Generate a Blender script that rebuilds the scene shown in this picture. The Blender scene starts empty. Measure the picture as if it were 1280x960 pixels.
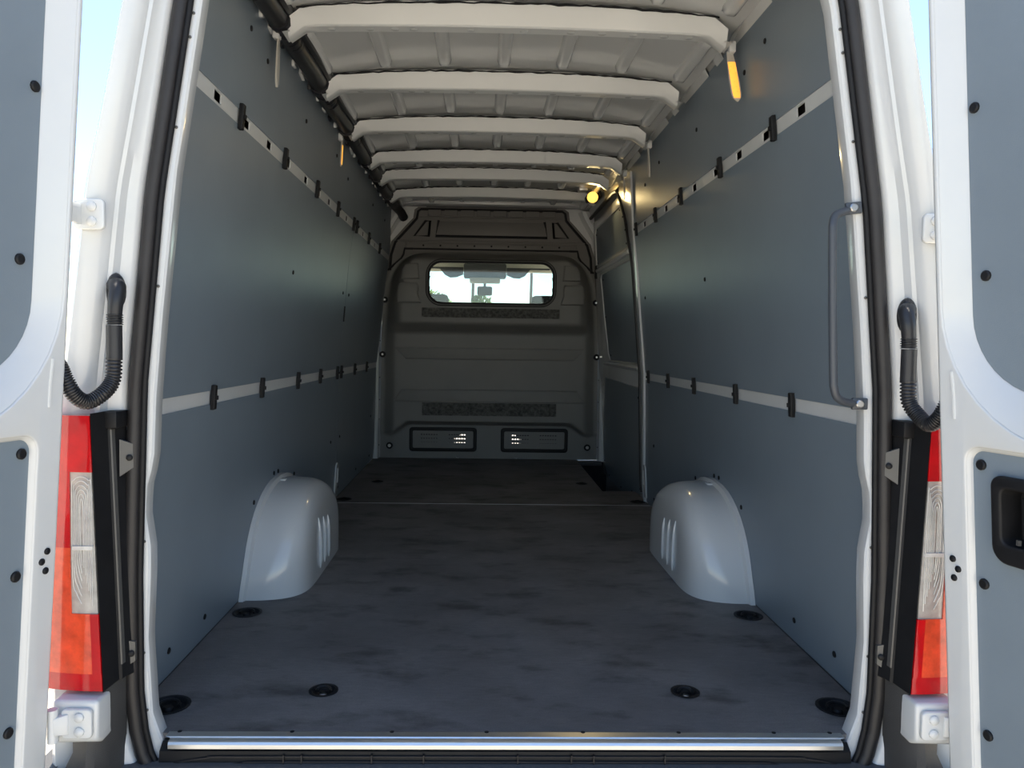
import bpy, bmesh, math, random
import numpy as np
from mathutils import Vector, Matrix
random.seed(7)
SC = bpy.context.scene
COL = SC.collection
PI = math.pi
R = math.radians

# ------------------------------------------------------------------ camera
F_PX = 960.0
def camera():
    yaw, pit, rol = R(1.4), R(2.95), R(.85)
    fwd = Vector((math.sin(yaw)*math.cos(pit), math.cos(yaw)*math.cos(pit), -math.sin(pit)))
    right = Vector((math.cos(yaw), -math.sin(yaw), 0))
    down = fwd.cross(right)
    r2 = math.cos(rol)*right - math.sin(rol)*down
    d2 = math.sin(rol)*right + math.cos(rol)*down
    m = Matrix((( r2.x, -d2.x, -fwd.x, -.077), (r2.y, -d2.y, -fwd.y, -1.70), (r2.z, -d2.z, -fwd.z, .885), (0, 0, 0, 1)))
    cd = bpy.data.cameras.new('camera'); co = bpy.data.objects.new('camera', cd)
    COL.objects.link(co); co.matrix_world = m
    cd.sensor_fit = 'HORIZONTAL'; cd.sensor_width = 36.0; cd.lens = 36.0*F_PX/1280.0
    cd.shift_x = (640-622.757)/1280.0
    cd.clip_start = .02; cd.clip_end = 2000
    SC.camera = co
camera()

# ------------------------------------------------------------------ sky, sun, exposure
SC.view_settings.view_transform = 'Standard'
SC.view_settings.look = 'None'
SC.view_settings.gamma = 1.0
SC.view_settings.use_curve_mapping = False
SC.view_settings.exposure = -0.30
W = bpy.data.worlds.new('world'); SC.world = W; W.use_nodes = True
wn = W.node_tree; wn.nodes.clear()
sky = wn.nodes.new('ShaderNodeTexSky'); sky.sky_type = 'NISHITA'; sky.sun_disc = False
SUN_EL, SUN_AZ = R(76), R(-10)          # azimuth measured from the van's nose (+Y)
sky.sun_elevation = SUN_EL; sky.sun_rotation = SUN_AZ
sky.air_density = 1.0; sky.dust_density = 0.35; sky.ozone_density = 1.0; sky.altitude = 50
bg = wn.nodes.new('ShaderNodeBackground'); bg.inputs[1].default_value = .42
wo = wn.nodes.new('ShaderNodeOutputWorld')
wn.links.new(sky.outputs[0], bg.inputs[0]); wn.links.new(bg.outputs[0], wo.inputs[0])
sd = bpy.data.lights.new('sun_offscreen', 'SUN'); sd.energy = 16; sd.angle = R(.53); sd.color = (1, .93, .82)
so = bpy.data.objects.new('sun_offscreen', sd); COL.objects.link(so)
sv = Vector((math.sin(SUN_AZ)*math.cos(SUN_EL), math.cos(SUN_AZ)*math.cos(SUN_EL), math.sin(SUN_EL)))
so.rotation_euler = sv.to_track_quat('Z', 'Y').to_euler(); so.location = (0, 8, 12)

# ------------------------------------------------------------------ materials
MATS = {}
def mat(name, col, rough=.5, metal=0., coat=0., var=0., vscale=3., bump=0., bscale=200., spec=.5, stretch=(1,1,1), emit=None, estr=0., trans=0., sss=0., col2=None):
    m = bpy.data.materials.new(name); m.use_nodes = True; nt = m.node_tree
    b = nt.nodes['Principled BSDF']
    b.inputs['Base Color'].default_value = (*col, 1); b.inputs['Roughness'].default_value = rough
    b.inputs['Metallic'].default_value = metal; b.inputs['Coat Weight'].default_value = coat
    b.inputs['Coat Roughness'].default_value = .08; b.inputs['Specular IOR Level'].default_value = spec
    b.inputs['Transmission Weight'].default_value = trans
    b.inputs['Subsurface Weight'].default_value = sss
    if sss: b.inputs['Subsurface Radius'].default_value = (.02, .006, .004)
    if emit:
        b.inputs['Emission Color'].default_value = (*emit, 1); b.inputs['Emission Strength'].default_value = estr
    tc = nt.nodes.new('ShaderNodeTexCoord'); mp = nt.nodes.new('ShaderNodeMapping')
    mp.inputs['Scale'].default_value = stretch; nt.links.new(tc.outputs['Object'], mp.inputs['Vector'])
    nz = nt.nodes.new('ShaderNodeTexNoise'); nz.inputs['Scale'].default_value = vscale
    nz.inputs['Detail'].default_value = 6; nz.inputs['Roughness'].default_value = .6
    nt.links.new(mp.outputs[0], nz.inputs['Vector'])
    mx = nt.nodes.new('ShaderNodeMix'); mx.data_type = 'RGBA'
    c2 = col2 if col2 else tuple(c*(1-var) for c in col); c1 = tuple(min(1, c*(1+var)) for c in col)
    mx.inputs['A'].default_value = (*c2, 1); mx.inputs['B'].default_value = (*c1, 1)
    rp = nt.nodes.new('ShaderNodeMapRange'); rp.inputs[1].default_value = .3; rp.inputs[2].default_value = .7
    nt.links.new(nz.outputs['Fac'], rp.inputs[0]); nt.links.new(rp.outputs[0], mx.inputs['Factor'])
    nt.links.new(mx.outputs['Result'], b.inputs['Base Color'])
    if bump:
        n2 = nt.nodes.new('ShaderNodeTexNoise'); n2.inputs['Scale'].default_value = bscale; n2.inputs['Detail'].default_value = 3
        nt.links.new(mp.outputs[0], n2.inputs['Vector'])
        bp = nt.nodes.new('ShaderNodeBump'); bp.inputs['Strength'].default_value = bump; bp.inputs['Distance'].default_value = .002
        nt.links.new(n2.outputs['Fac'], bp.inputs['Height']); nt.links.new(bp.outputs[0], b.inputs['Normal'])
    MATS[name] = m
    return m
mat('arch_white', (.66, .67, .66), .2, coat=.6, var=.01)
mat('white_paint', (.66, .67, .66), .22, coat=.5, var=.015, vscale=5)
mat('roof_white', (.66, .67, .66), .17, coat=.3, var=.02, vscale=4)
mat('beam_white', (.66, .67, .66), .35, var=.02, vscale=4)
mat('rail_white', (.66, .67, .66), .35, var=.03, vscale=6)
mat('wall_panel', (.200, .245, .285), .38, var=.05, vscale=2.5, bump=.10, bscale=350, spec=.5)
mat('door_panel', (.200, .245, .285), .5, var=.04, vscale=3, bump=.10, bscale=350)
mat('black_plastic', (.010, .010, .011), .55, var=.2, vscale=30, spec=.3)
mat('hose_black', (.022, .022, .024), .38, var=.15, vscale=20)
mat('rubber', (.020, .018, .018), .5, var=.2, vscale=12)
mat('bulkhead_grey', (.195, .192, .182), .5, var=.05, vscale=4, bump=.25, bscale=500)
mat('bulkhead_steel', (.160, .152, .140), .45, var=.05, vscale=5)
mat('felt', (.10, .10, .093), .95, var=.6, vscale=45, bump=.9, bscale=160)
mat('bumper_grey', (.060, .058, .056), .6, var=.08, vscale=6, bump=.4, bscale=450)
mat('aluminium', (.78, .80, .80), .30, metal=.9, var=.06, vscale=8, stretch=(.3, 8, 8))
mat('steel', (.55, .55, .55), .3, metal=1., var=.08, vscale=20)
mat('handle_grey', (.060, .068, .080), .38, var=.05)
mat('grey_metal', (.11, .107, .10), .5, metal=.3, var=.05, vscale=6)
mat('body_shell', (.10, .10, .10), .7, var=.04)
mat('red_lens', (.50, .003, .006), .08, coat=.6, var=.2, vscale=14, sss=.1)
mat('orange_lens', (.70, .075, .025), .12, coat=.6, var=.3, vscale=26, sss=.1)
mat('clear_lens', (.42, .40, .36), .16, coat=1., var=.25, vscale=30)
mat('lens_rib', (.62, .61, .57), .2, coat=1., var=.15, vscale=40)
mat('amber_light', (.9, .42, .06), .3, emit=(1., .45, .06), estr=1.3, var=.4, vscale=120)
mat('lamp_glow', (.9, .6, .2), .3, emit=(1., .58, .10), estr=2.4)
mat('pale_plastic', (.50, .48, .43), .35, var=.04)
mat('cab_grey', (.060, .058, .055), .7, var=.05)
mat('cab_beige', (.72, .66, .54), .7, var=.05)
mat('seat_cloth', (.03, .03, .032), .9, var=.2, vscale=80)
mat('bark', (.10, .075, .055), .9, var=.3, vscale=20)
mat('leaf', (.16, .22, .05), .7, var=.35, vscale=8)
mat('tape', (.016, .016, .020), .45, var=.25, vscale=60, bump=.5, bscale=80)

def floor_mat():
    m = bpy.data.materials.new('floor_ply'); m.use_nodes = True; nt = m.node_tree; N = nt.nodes; L = nt.links
    b = N['Principled BSDF']; b.inputs['Roughness'].default_value = .55; b.inputs['Specular IOR Level'].default_value = .35
    geo = N.new('ShaderNodeNewGeometry')
    def noise(scale, st, det=5):
        mp = N.new('ShaderNodeMapping'); mp.inputs['Scale'].default_value = st; L.new(geo.outputs['Position'], mp.inputs['Vector'])
        n = N.new('ShaderNodeTexNoise'); n.inputs['Scale'].default_value = scale; n.inputs['Detail'].default_value = det
        n.inputs['Roughness'].default_value = .6; L.new(mp.outputs[0], n.inputs['Vector']); return n.outputs['Fac']
    def rng(s, a, c, lo, hi):
        r = N.new('ShaderNodeMapRange'); r.inputs[1].default_value = a; r.inputs[2].default_value = c
        r.inputs[3].default_value = lo; r.inputs[4].default_value = hi; L.new(s, r.inputs[0]); return r.outputs[0]
    def mul(a, c):
        k = N.new('ShaderNodeMath'); k.operation = 'MULTIPLY'; L.new(a, k.inputs[0]); L.new(c, k.inputs[1]); return k.outputs[0]
    big = rng(noise(2.2, (1, 1.2, 1)), .3, .7, .74, 1.26)
    grain = rng(noise(26, (1, 4, 1)), .25, .75, .88, 1.12)
    smudge = rng(noise(4.2, (1, 1.9, 1), 9), .52, .66, 1.0, .50)
    fine = rng(noise(260, (1, 1, 1), 2), .3, .7, .88, 1.12)
    v = mul(mul(big, grain), mul(smudge, fine))
    cr = N.new('ShaderNodeMix'); cr.data_type = 'RGBA'; cr.blend_type = 'MULTIPLY'; cr.inputs['Factor'].default_value = 1
    cr.inputs['A'].default_value = (.160, .151, .147, 1); L.new(v, cr.inputs['B']); L.new(cr.outputs['Result'], b.inputs['Base Color'])
    bp = N.new('ShaderNodeBump'); bp.inputs['Strength'].default_value = .35; bp.inputs['Distance'].default_value = .002
    L.new(noise(400, (1, 1, 1), 2), bp.inputs['Height']); L.new(bp.outputs[0], b.inputs['Normal'])
    rr = rng(noise(3, (1, 1, 1)), .3, .7, .48, .66); L.new(rr, b.inputs['Roughness'])
    MATS['floor_ply'] = m
floor_mat()
def ground_mat():
    m = bpy.data.materials.new('sandy_ground'); m.use_nodes = True; nt = m.node_tree; N = nt.nodes; L = nt.links
    b = N['Principled BSDF']; b.inputs['Roughness'].default_value = .9
    geo = N.new('ShaderNodeNewGeometry')
    n = N.new('ShaderNodeTexNoise'); n.inputs['Scale'].default_value = 3; n.inputs['Detail'].default_value = 8; L.new(geo.outputs['Position'], n.inputs['Vector'])
    n2 = N.new('ShaderNodeTexNoise'); n2.inputs['Scale'].default_value = 120; L.new(geo.outputs['Position'], n2.inputs['Vector'])
    ad = N.new('ShaderNodeMath'); ad.operation = 'MULTIPLY_ADD'; ad.inputs[1].default_value = .5; L.new(n.outputs['Fac'], ad.inputs[0])
    h = N.new('ShaderNodeMath'); h.operation = 'MULTIPLY'; h.inputs[1].default_value = .5; L.new(n2.outputs['Fac'], h.inputs[0]); L.new(h.outputs[0], ad.inputs[2])
    mx = N.new('ShaderNodeMix'); mx.data_type = 'RGBA'
    mx.inputs['A'].default_value = (.48, .42, .33, 1); mx.inputs['B'].default_value = (.60, .54, .44, 1)
    L.new(ad.outputs[0], mx.inputs['Factor']); L.new(mx.outputs['Result'], b.inputs['Base Color'])
    MATS['sandy_ground'] = m
ground_mat()
def glass_mat(name, tint=(1, 1, 1), refl=.08):
    m = bpy.data.materials.new(name); m.use_nodes = True; nt = m.node_tree; N = nt.nodes; L = nt.links
    N.remove(N['Principled BSDF'])
    t = N.new('ShaderNodeBsdfTransparent'); t.inputs[0].default_value = (*tint, 1)
    g = N.new('ShaderNodeBsdfGlossy'); g.inputs['Roughness'].default_value = .03
    x = N.new('ShaderNodeMixShader'); x.inputs[0].default_value = refl
    L.new(t.outputs[0], x.inputs[1]); L.new(g.outputs[0], x.inputs[2]); L.new(x.outputs[0], N['Material Output'].inputs[0])
    MATS[name] = m
glass_mat('window_glass', (.86, .92, .90), .06)
glass_mat('windscreen_glass', (.9, .95, .94), .05)

# ------------------------------------------------------------------ mesh helpers
ORG = {}
def root_of(o):
    while o.parent: o = o.parent
    return o
def offset_of(o):
    return ORG.get(root_of(o).name, Vector((0, 0, 0)))
def link(name, me, material, parent=None, smooth=None):
    """link a mesh given in world coordinates; the origin of a top-level thing goes to its base"""
    if smooth is not None and len(me.polygons):
        me.polygons.foreach_set('use_smooth', [True]*len(me.polygons)); me.set_sharp_from_angle(angle=R(smooth))
    if material and not me.materials: me.materials.append(MATS[material])
    o = bpy.data.objects.new(name, me); COL.objects.link(o)
    if parent is None:
        co = np.empty(len(me.vertices)*3); me.vertices.foreach_get('co', co); co = co.reshape(-1, 3)
        c = Vector(((co[:, 0].min()+co[:, 0].max())/2, (co[:, 1].min()+co[:, 1].max())/2, co[:, 2].min()))
        o.location = c; ORG[o.name] = c; me.transform(Matrix.Translation(-c))
    else:
        me.transform(Matrix.Translation(-offset_of(parent))); o.parent = parent
    return o
def tag(o, label, cat=None, group=None, kind=None):
    o['label'] = label
    if cat: o['category'] = cat
    if group: o['group'] = group
    if kind: o['kind'] = kind
    return o
def thing(name, loc, label, cat=None, group=None, kind=None):
    o = bpy.data.objects.new(name, None); COL.objects.link(o); o.location = loc; o.empty_display_size = .05
    ORG[o.name] = Vector(loc)
    return tag(o, label, cat, group, kind)
def inst(name, me, parent, loc, rot=(0, 0, 0), scale=(1, 1, 1)):
    """place a shared mesh (modelled about its own origin) as a part, at a world position"""
    o = bpy.data.objects.new(name, me); COL.objects.link(o)
    o.rotation_euler = rot; o.scale = scale
    o.parent = parent; o.location = Vector(loc)-offset_of(parent)
    return o

class MB:
    def __init__(s): s.v = []; s.f = []
    def add(s, vs, fs):
        b = len(s.v); s.v += [tuple(p) for p in vs]; s.f += [tuple(i+b for i in q) for q in fs]; return s
    def box(s, c, d, rot=None):
        x, y, z = d[0]/2, d[1]/2, d[2]/2; c = Vector(c)
        p = [Vector(q) for q in ((-x,-y,-z),(x,-y,-z),(x,y,-z),(-x,y,-z),(-x,-y,z),(x,-y,z),(x,y,z),(-x,y,z))]
        if rot is not None: p = [rot @ q for q in p]
        return s.add([c+q for q in p], [(0,3,2,1),(4,5,6,7),(0,1,5,4),(1,2,6,5),(2,3,7,6),(3,0,4,7)])
    def bb(s, x0, x1, y0, y1, z0, z1): return s.box(((x0+x1)/2, (y0+y1)/2, (z0+z1)/2), (abs(x1-x0), abs(y1-y0), abs(z1-z0)))
    def grid(s, fn, nu, nv, mask=None, flip=False):
        vs = [fn(i/nu, j/nv) for j in range(nv+1) for i in range(nu+1)]; fs = []
        for j in range(nv):
            for i in range(nu):
                if mask and not mask((i+.5)/nu, (j+.5)/nv): continue
                a = j*(nu+1)+i; q = (a, a+1, a+nu+2, a+nu+1)
                fs.append(q[::-1] if flip else q)
        return s.add(vs, fs)
    def tube(s, path, r, n=10, cap=True):
        P = [Vector(p) for p in path]; m = len(P); rr = r if hasattr(r, '__len__') else [r]*m
        up = None; vs = []; fs = []
        for i in range(m):
            t = (P[min(i+1, m-1)]-P[max(i-1, 0)]).normalized()
            if up is None:
                up = Vector((0, 0, 1)) if abs(t.z) < .9 else Vector((1, 0, 0))
            up = (up-t*up.dot(t)).normalized(); w = t.cross(up)
            for k in range(n):
                a = 2*PI*k/n; vs.append(P[i]+(up*math.cos(a)+w*math.sin(a))*rr[i])
        for i in range(m-1):
            for k in range(n):
                k2 = (k+1) % n; fs.append((i*n+k, i*n+k2, (i+1)*n+k2, (i+1)*n+k))
        if cap: fs.append(tuple(range(n))[::-1]); fs.append(tuple((m-1)*n+k for k in range(n)))
        return s.add(vs, fs)
    def loft(s, rings, closed=True, caps=False):
        n = len(rings[0]); vs = [p for r in rings for p in r]; fs = []
        for i in range(len(rings)-1):
            for k in range(n if closed else n-1):
                k2 = (k+1) % n; fs.append((i*n+k, i*n+k2, (i+1)*n+k2, (i+1)*n+k))
        if caps: fs.append(tuple(range(n))[::-1]); fs.append(tuple((len(rings)-1)*n+k for k in range(n)))
        return s.add(vs, fs)
    def mesh(s, name, fix=True, bevel=0, seg=2):
        me = bpy.data.meshes.new(name); me.from_pydata([tuple(p) for p in s.v], [], s.f)
        if fix or bevel:
            bm = bmesh.new(); bm.from_mesh(me)
            if fix: bmesh.ops.recalc_face_normals(bm, faces=bm.faces)
            if bevel: bmesh.ops.bevel(bm, geom=bm.edges[:], offset=bevel, segments=seg, profile=.5, affect='EDGES')
            bm.to_mesh(me); bm.free()
        return me
    def build(s, name, material, parent=None, smooth=40, fix=True, bevel=0, seg=2):
        return link(name, s.mesh(name, fix, bevel, seg), material, parent, smooth)

def rrect(x0, x1, z0, z1, r, n=6):
    """rounded rectangle, r one radius or four (bl, br, tr, tl)"""
    rs = r if hasattr(r, '__len__') else (r,)*4
    out = []
    for (cx, cz, a0), q in zip((((x0, z0, PI)), ((x1, z0, 1.5*PI)), ((x1, z1, 0)), ((x0, z1, .5*PI))), rs):
        sx = 1 if cx == x0 else -1; sz = 1 if cz == z0 else -1
        for k in range(n+1):
            a = a0+PI/2*k/n; out.append((cx+sx*q+q*math.cos(a), cz+sz*q+q*math.sin(a)))
    return out
def plate_mesh(name, outlines, depth, place, bevel=0.):
    """flat sheet with holes: outlines in (u, v), first one the rim; place(u, v, w) gives world coordinates, w runs 0..depth"""
    cu = bpy.data.curves.new('plate_curve', 'CURVE'); cu.dimensions = '2D'; cu.fill_mode = 'BOTH'
    cu.extrude = max(depth/2-bevel, 0); cu.bevel_depth = bevel; cu.bevel_resolution = 2
    if bevel: cu.offset = -bevel
    for ol in outlines:
        sp = cu.splines.new('POLY'); sp.points.add(len(ol)-1); sp.use_cyclic_u = True
        for i, (u, v) in enumerate(ol): sp.points[i].co = (u, v, 0, 1)
    co = bpy.data.objects.new('plate_curve', cu); COL.objects.link(co)
    me = bpy.data.meshes.new_from_object(co, depsgraph=None)
    bpy.data.objects.remove(co); bpy.data.curves.remove(cu)
    bm = bmesh.new(); bm.from_mesh(me)
    bmesh.ops.remove_doubles(bm, verts=bm.verts, dist=1e-5)
    for v in bm.verts: v.co = Vector(place(v.co.x, v.co.y, v.co.z+depth/2))
    bmesh.ops.recalc_face_normals(bm, faces=bm.faces)
    bm.to_mesh(me); bm.free(); me.name = name; me.materials.clear()
    return me
def plate(name, outlines, depth, place, material, parent=None, bevel=0., smooth=35):
    return link(name, plate_mesh(name, outlines, depth, place, bevel), material, parent, smooth)
def itp(z, zs, xs): return float(np.interp(z, zs, xs))
def smoothpath(pts, n=8):
    """Catmull-Rom through the points"""
    P = [Vector(p) for p in pts]; P = [P[0]*2-P[1]]+P+[P[-1]*2-P[-2]]; out = []
    for i in range(1, len(P)-2):
        for k in range(n):
            t = k/n; a, b, c, d = P[i-1:i+3]
            out.append(.5*((2*b)+(c-a)*t+(2*a-5*b+4*c-d)*t*t+(3*b-a-3*c+d)*t**3))
    out.append(P[-2]); return out

# shared small meshes, modelled about their own origin -------------------------------------------------
def shared(name, mb, material, smooth=40, bevel=0):
    me = mb.mesh(name, bevel=bevel); me.materials.append(MATS[material])
    me.polygons.foreach_set('use_smooth', [True]*len(me.polygons)); me.set_sharp_from_angle(angle=R(smooth))
    return me
def disc_mb(r, h, n=12, dome=.6):
    mb = MB(); mb.loft([[(q*math.cos(2*PI*k/n), q*math.sin(2*PI*k/n), z) for k in range(n)] for q, z in ((r, 0), (r, h*dome), (r*.75, h))], caps=True); return mb
SCREW = shared('screw', disc_mb(.0085, .004), 'black_plastic')
DOORSCREW = shared('door_screw', disc_mb(.0105, .006), 'black_plastic')
BOLT = shared('bolt', disc_mb(.012, .006, 10), 'steel')
PALEBOLT = shared('pale_bolt', disc_mb(.010, .004, 10), 'white_paint')
DARKBOLT = shared('dark_bolt', disc_mb(.016, .012, 12), 'black_plastic')
RIVET = shared('rivet', disc_mb(.005, .002, 8), 'grey_metal')

# ------------------------------------------------------------------ shape of the load space
ZS = [-.35, 0, .1, .47, .72, 1.0, 1.32, 1.53, 1.90, 2.1]
XS = [.89, .885, .874, .866, .860, .833, .805, .776, .755, .745]
def wx(z): return itp(z, ZS, XS)
Y_FRONT = 4.24          # face of the bulkhead
Y_SLIDE = 2.63          # rear edge of the sliding door aperture
Y_REAR = .03
RAIL_LO = (.698, .738); RAIL_UP = (1.506, 1.549); Z_TOP = 1.90
LIP_Z = [-.10, -.03, .05, .22, .37, .43, .50, .56, .62, .75, .93, 1.25, 1.47, 1.63, 1.75]
LIP_X = [.745, .770, .797, .806, .799, .799, .809, .806, .790, .785, .770, .736, .701, .676, .640]
SEAL_Z = [-.13, -.07, .0, .11, .37, .79, 1.2, 1.62, 1.75]
SEAL_X = [.760, .800, .825, .836, .836, .822, .783, .716, .690]
OUT_Z = [-.40, 0, .40, .75, 1.20, 1.33, 1.60, 1.80, 1.95]
OUT_X = [.965, .970, .965, .943, .886, .857, .802, .765, .735]
lip = lambda z: itp(z, LIP_Z, LIP_X); sea = lambda z: itp(z, SEAL_Z, SEAL_X); out = lambda z: itp(z, OUT_Z, OUT_X)
SIDES = ((-1, 'left'), (1, 'right'))
WALL_OF = {-1: 'the cable duct wall', 1: 'the grab handle wall'}

# ------------------------------------------------------------------ ground
g = MB(); g.add([(-400, -400, -.70), (400, -400, -.70), (400, 400, -.70), (-400, 400, -.70)], [(0, 1, 2, 3)])
tag(g.build('ground', 'sandy_ground', smooth=None), 'sunlit sandy ground around the van', kind='structure')

# ------------------------------------------------------------------ walls
def wall_sheet(side, y0, y1, z0, z1, off, thick, ny=2, nz=10, y0f=None, y1f=None):
    """curved board following the wall, inner face at off inside the wall line"""
    mb = MB()
    def P(u, v, d):
        z = z0+(z1-z0)*v; a = y0f(z) if y0f else y0; b = y1f(z) if y1f else y1
        return (side*(wx(z)-d), a+(b-a)*u, z)
    ring = []
    us = [i/ny for i in range(ny+1)]; vs = [j/nz for j in range(nz+1)]
    mb.grid(lambda u, v: P(u, v, off), ny, nz); mb.grid(lambda u, v: P(u, v, off-thick), ny, nz)
    n = (ny+1)*(nz+1)
    per = [i for i in range(ny+1)]+[j*(ny+1)+ny for j in range(1, nz+1)]+[nz*(ny+1)+i for i in range(ny-1, -1, -1)]+[j*(ny+1) for j in range(nz-1, 0, -1)]
    mb.f += [(per[k], per[(k+1) % len(per)], per[(k+1) % len(per)]+n, per[k]+n) for k in range(len(per))]
    return mb
SEAM_Y = 2.577
CLIP_LO = [.562, 1.065, 1.61, 2.07, 2.515]; CLIP_UP = [.562, 1.06, 1.595, 2.07, 2.535]
CLIP_L_EXTRA = [2.637, 3.103, 3.605]
def clip_mb():
    mb = MB(); o = [(-.036, .004), (-.036, -.004), (-.030, -.008), (.030, -.008), (.036, -.004), (.036, .004)]
    # black clip: body, two rounded ends and a middle boss
    mb.loft([[(-.013*sx, y, z) for y, z in ((-.011, -.036), (.011, -.036), (.0125, 0), (.011, .036), (-.011, .036), (-.0125, 0))] for sx in (0., .75)]
            + [[(-.013, y*.8, z*.94) for y, z in ((-.011, -.036), (.011, -.036), (.0125, 0), (.011, .036), (-.011, .036), (-.0125, 0))]], caps=True)
    mb.box((-.015, 0, 0), (.008, .010, .012))
    return mb
CLIP = {1: shared('panel_clip', clip_mb(), 'black_plastic', 30)}
_c = clip_mb(); _c.v = [(-x, y, z) for x, y, z in _c.v]; CLIP[-1] = shared('panel_clip', _c, 'black_plastic', 30)
def wall_tilt(side, z):
    dx = (wx(z+.05)-wx(z-.05))/.1
    return side*math.atan(dx)
def put_on_wall(name, me, parent, side, y, z, off, turn=True):
    """disc-type mesh (axis +Z) on the wall's inner face"""
    t = wall_tilt(side, z)
    return inst(name, me, parent, (side*(wx(z)-off), y, z), (0, -side*PI/2+t, 0))
def rail(side, y0, y1, z0, z1, slots, parent, off):
    L = z1-z0; zc = (z0+z1)/2
    def place(u, v, w):
        z = z0+v; return (side*(wx(z)-off+w), u, z)
    ols = [[(y0, 0), (y1, 0), (y1, L), (y0, L)]]
    for (a, l) in slots: ols.append(rrect(a, a+l, L*.27, L*.80, .004, 3)[::-1])
    return plate('rail', ols, .004, place, 'rail_white', parent)
def wall(side, nm):
    yend = 4.20 if side < 0 else Y_SLIDE
    w = thing('wall_'+nm, (side*.9, 1.5, 0), 'grey panelled load space wall '+('below the black cable duct' if side < 0 else 'with the grab handle and sliding door'), kind='structure')
    # body-side steel behind the boards
    mb = wall_sheet(side, .05, yend+.01, -.05, 1.99, -.045, .01, 4, 16)
    mb.build('side_steel', 'body_shell', w, 50)
    T = .010
    segs = [(Y_REAR, SEAM_Y-.003), (SEAM_Y+.003, yend)] if side < 0 else [(Y_REAR, yend)]
    for (a, b) in segs:
        p = wall_sheet(side, a, b, .004, RAIL_LO[0], 0, T, 2, 8).build('lower_panel', 'wall_panel', w, 50)
        p = wall_sheet(side, a, b, RAIL_LO[1], RAIL_UP[0], 0, T, 2, 18).build('middle_panel', 'wall_panel', w, 50)
    yu = yend if side < 0 else 2.86
    wall_sheet(side, Y_REAR, yu, RAIL_UP[1], Z_TOP, 0, T, 2, 6).build('upper_panel', 'wall_panel', w, 50)
    rail(side, Y_REAR, yend, RAIL_LO[0]-.004, RAIL_LO[1]+.004, [], w, -.004)
    ups = CLIP_UP+(CLIP_L_EXTRA if side < 0 else [])
    slots = []
    for y in ups:
        if abs(y-2.62) < .03: continue
        slots += [(y+.055, .055), (y-.20, .055)]
    slots = [q for q in slots if q[0]+q[1] < yend-.03 and q[0] > .1]
    slots.sort(); sl = []
    for q in slots:
        if not sl or q[0] > sl[-1][0]+sl[-1][1]+.02: sl.append(q)
    rail(side, Y_REAR, yend, RAIL_UP[0]-.004, RAIL_UP[1]+.004, sl, w, -.004)
    for y in CLIP_LO+(CLIP_L_EXTRA if side < 0 else []):
        inst('panel_clip', CLIP[side], w, (side*wx(.718), y, .718), (0, wall_tilt(side, .718), 0))
    for y in ups:
        inst('panel_clip', CLIP[side], w, (side*wx(1.528), y, 1.528), (0, wall_tilt(side, 1.528), 0))
    sc = [(1.37, 1.157), (.28, .076), (.542, .072), (1.27, .375), (1.33, .373), (1.595, .318), (1.01, .314), (.90, .06), (2.48, 1.15), (.80, 1.77), (1.35, 1.74), (1.98, 1.76), (2.3, 1.72), (1.95, .06), (2.40, .35), (2.40, .06), (.62, 1.80)]
    if side < 0: sc += [(2.66, 1.15), (2.66, .35), (2.66, .06), (3.3, .06), (3.9, .06), (3.2, 1.75), (3.8, 1.75), (3.9, .35)]
    else: sc += [(.13, 1.63), (.115, 1.50)]
    for (y, z) in sc: put_on_wall('screw', SCREW, w, side, y, z, 0)
    if side < 0:
        m2 = MB(); m2.box((0, 0, 0), (.006, .016, .085)); me = shared('panel_joint_tab', m2, 'black_plastic')
        inst('joint_tab', me, w, (-wx(1.04)+.002, SEAM_Y-.01, 1.04), (0, wall_tilt(side, 1.04), 0))
    # thin white lashing plate low on the wall, with its oval hole
    yb = 2.56 if side < 0 else 2.60
    def lp(u, v, ww): return (side*(wx(v)-.012+ww), u, v)
    pl = plate('lashing_plate', [rrect(yb-.03, yb+.045, .03, .215, (.005, .005, .035, .035)), rrect(yb-.008, yb+.03, .10, .185, .012)[::-1]], .008, lp, 'white_paint', w)
    cm = MB().box((side*wx(.14), yb+.011, .1425), (.06, .040, .088)).mesh('cutter'); co = bpy.data.objects.new('cutter', cm); COL.objects.link(co)
    for o in [q for q in w.children if q.name.startswith('lower_panel')]:
        md = o.modifiers.new('cut', 'BOOLEAN'); md.object = co; md.operation = 'DIFFERENCE'; md.solver = 'EXACT'
        bpy.context.view_layer.update()
        me = bpy.data.meshes.new_from_object(o.evaluated_get(bpy.context.evaluated_depsgraph_get())); o.modifiers.clear(); o.data = me
    bpy.data.objects.remove(co)
    return w
walls = {s: wall(s, n) for s, n in SIDES}

# ------------------------------------------------------------------ floor
fl = thing('floor', (0, 1.5, -.012), 'dark grey plywood load floor with scuffs', kind='structure')
ARCH_Y0, ARCH_Y1, ARCH_X = .895, 1.735, .668
ARCH_C, ARCH_L, ARCH_H, ARCH_D = 1.315, .42, .345, .214
def arch_depth(y): return ARCH_D*max(0, 1-abs((y-ARCH_C)/ARCH_L)**7)**(1/2.6)
def arch_height(y): return ARCH_H*max(0, 1-abs((y-ARCH_C)/ARCH_L)**2.3)**(1/2.1)
def arch_ys(n): return [ARCH_C-ARCH_L*math.copysign(abs(math.cos(PI*k/n))**.75, math.cos(PI*k/n)) for k in range(n+1)]
def arch_plan(side, grow=0.):
    return [(side*(.884-arch_depth(y)-grow), y) for y in arch_ys(24)]
rim = [(-.885, .005), (.885, .005)]+arch_plan(1, -.004)[0:]+[(.885, 2.515), (-.885, 2.515)]+arch_plan(-1, -.004)[::-1]
rim = [(max(-.885, min(.885, x)), y) for x, y in rim]
holes_r = []; holes_f = []
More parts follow.
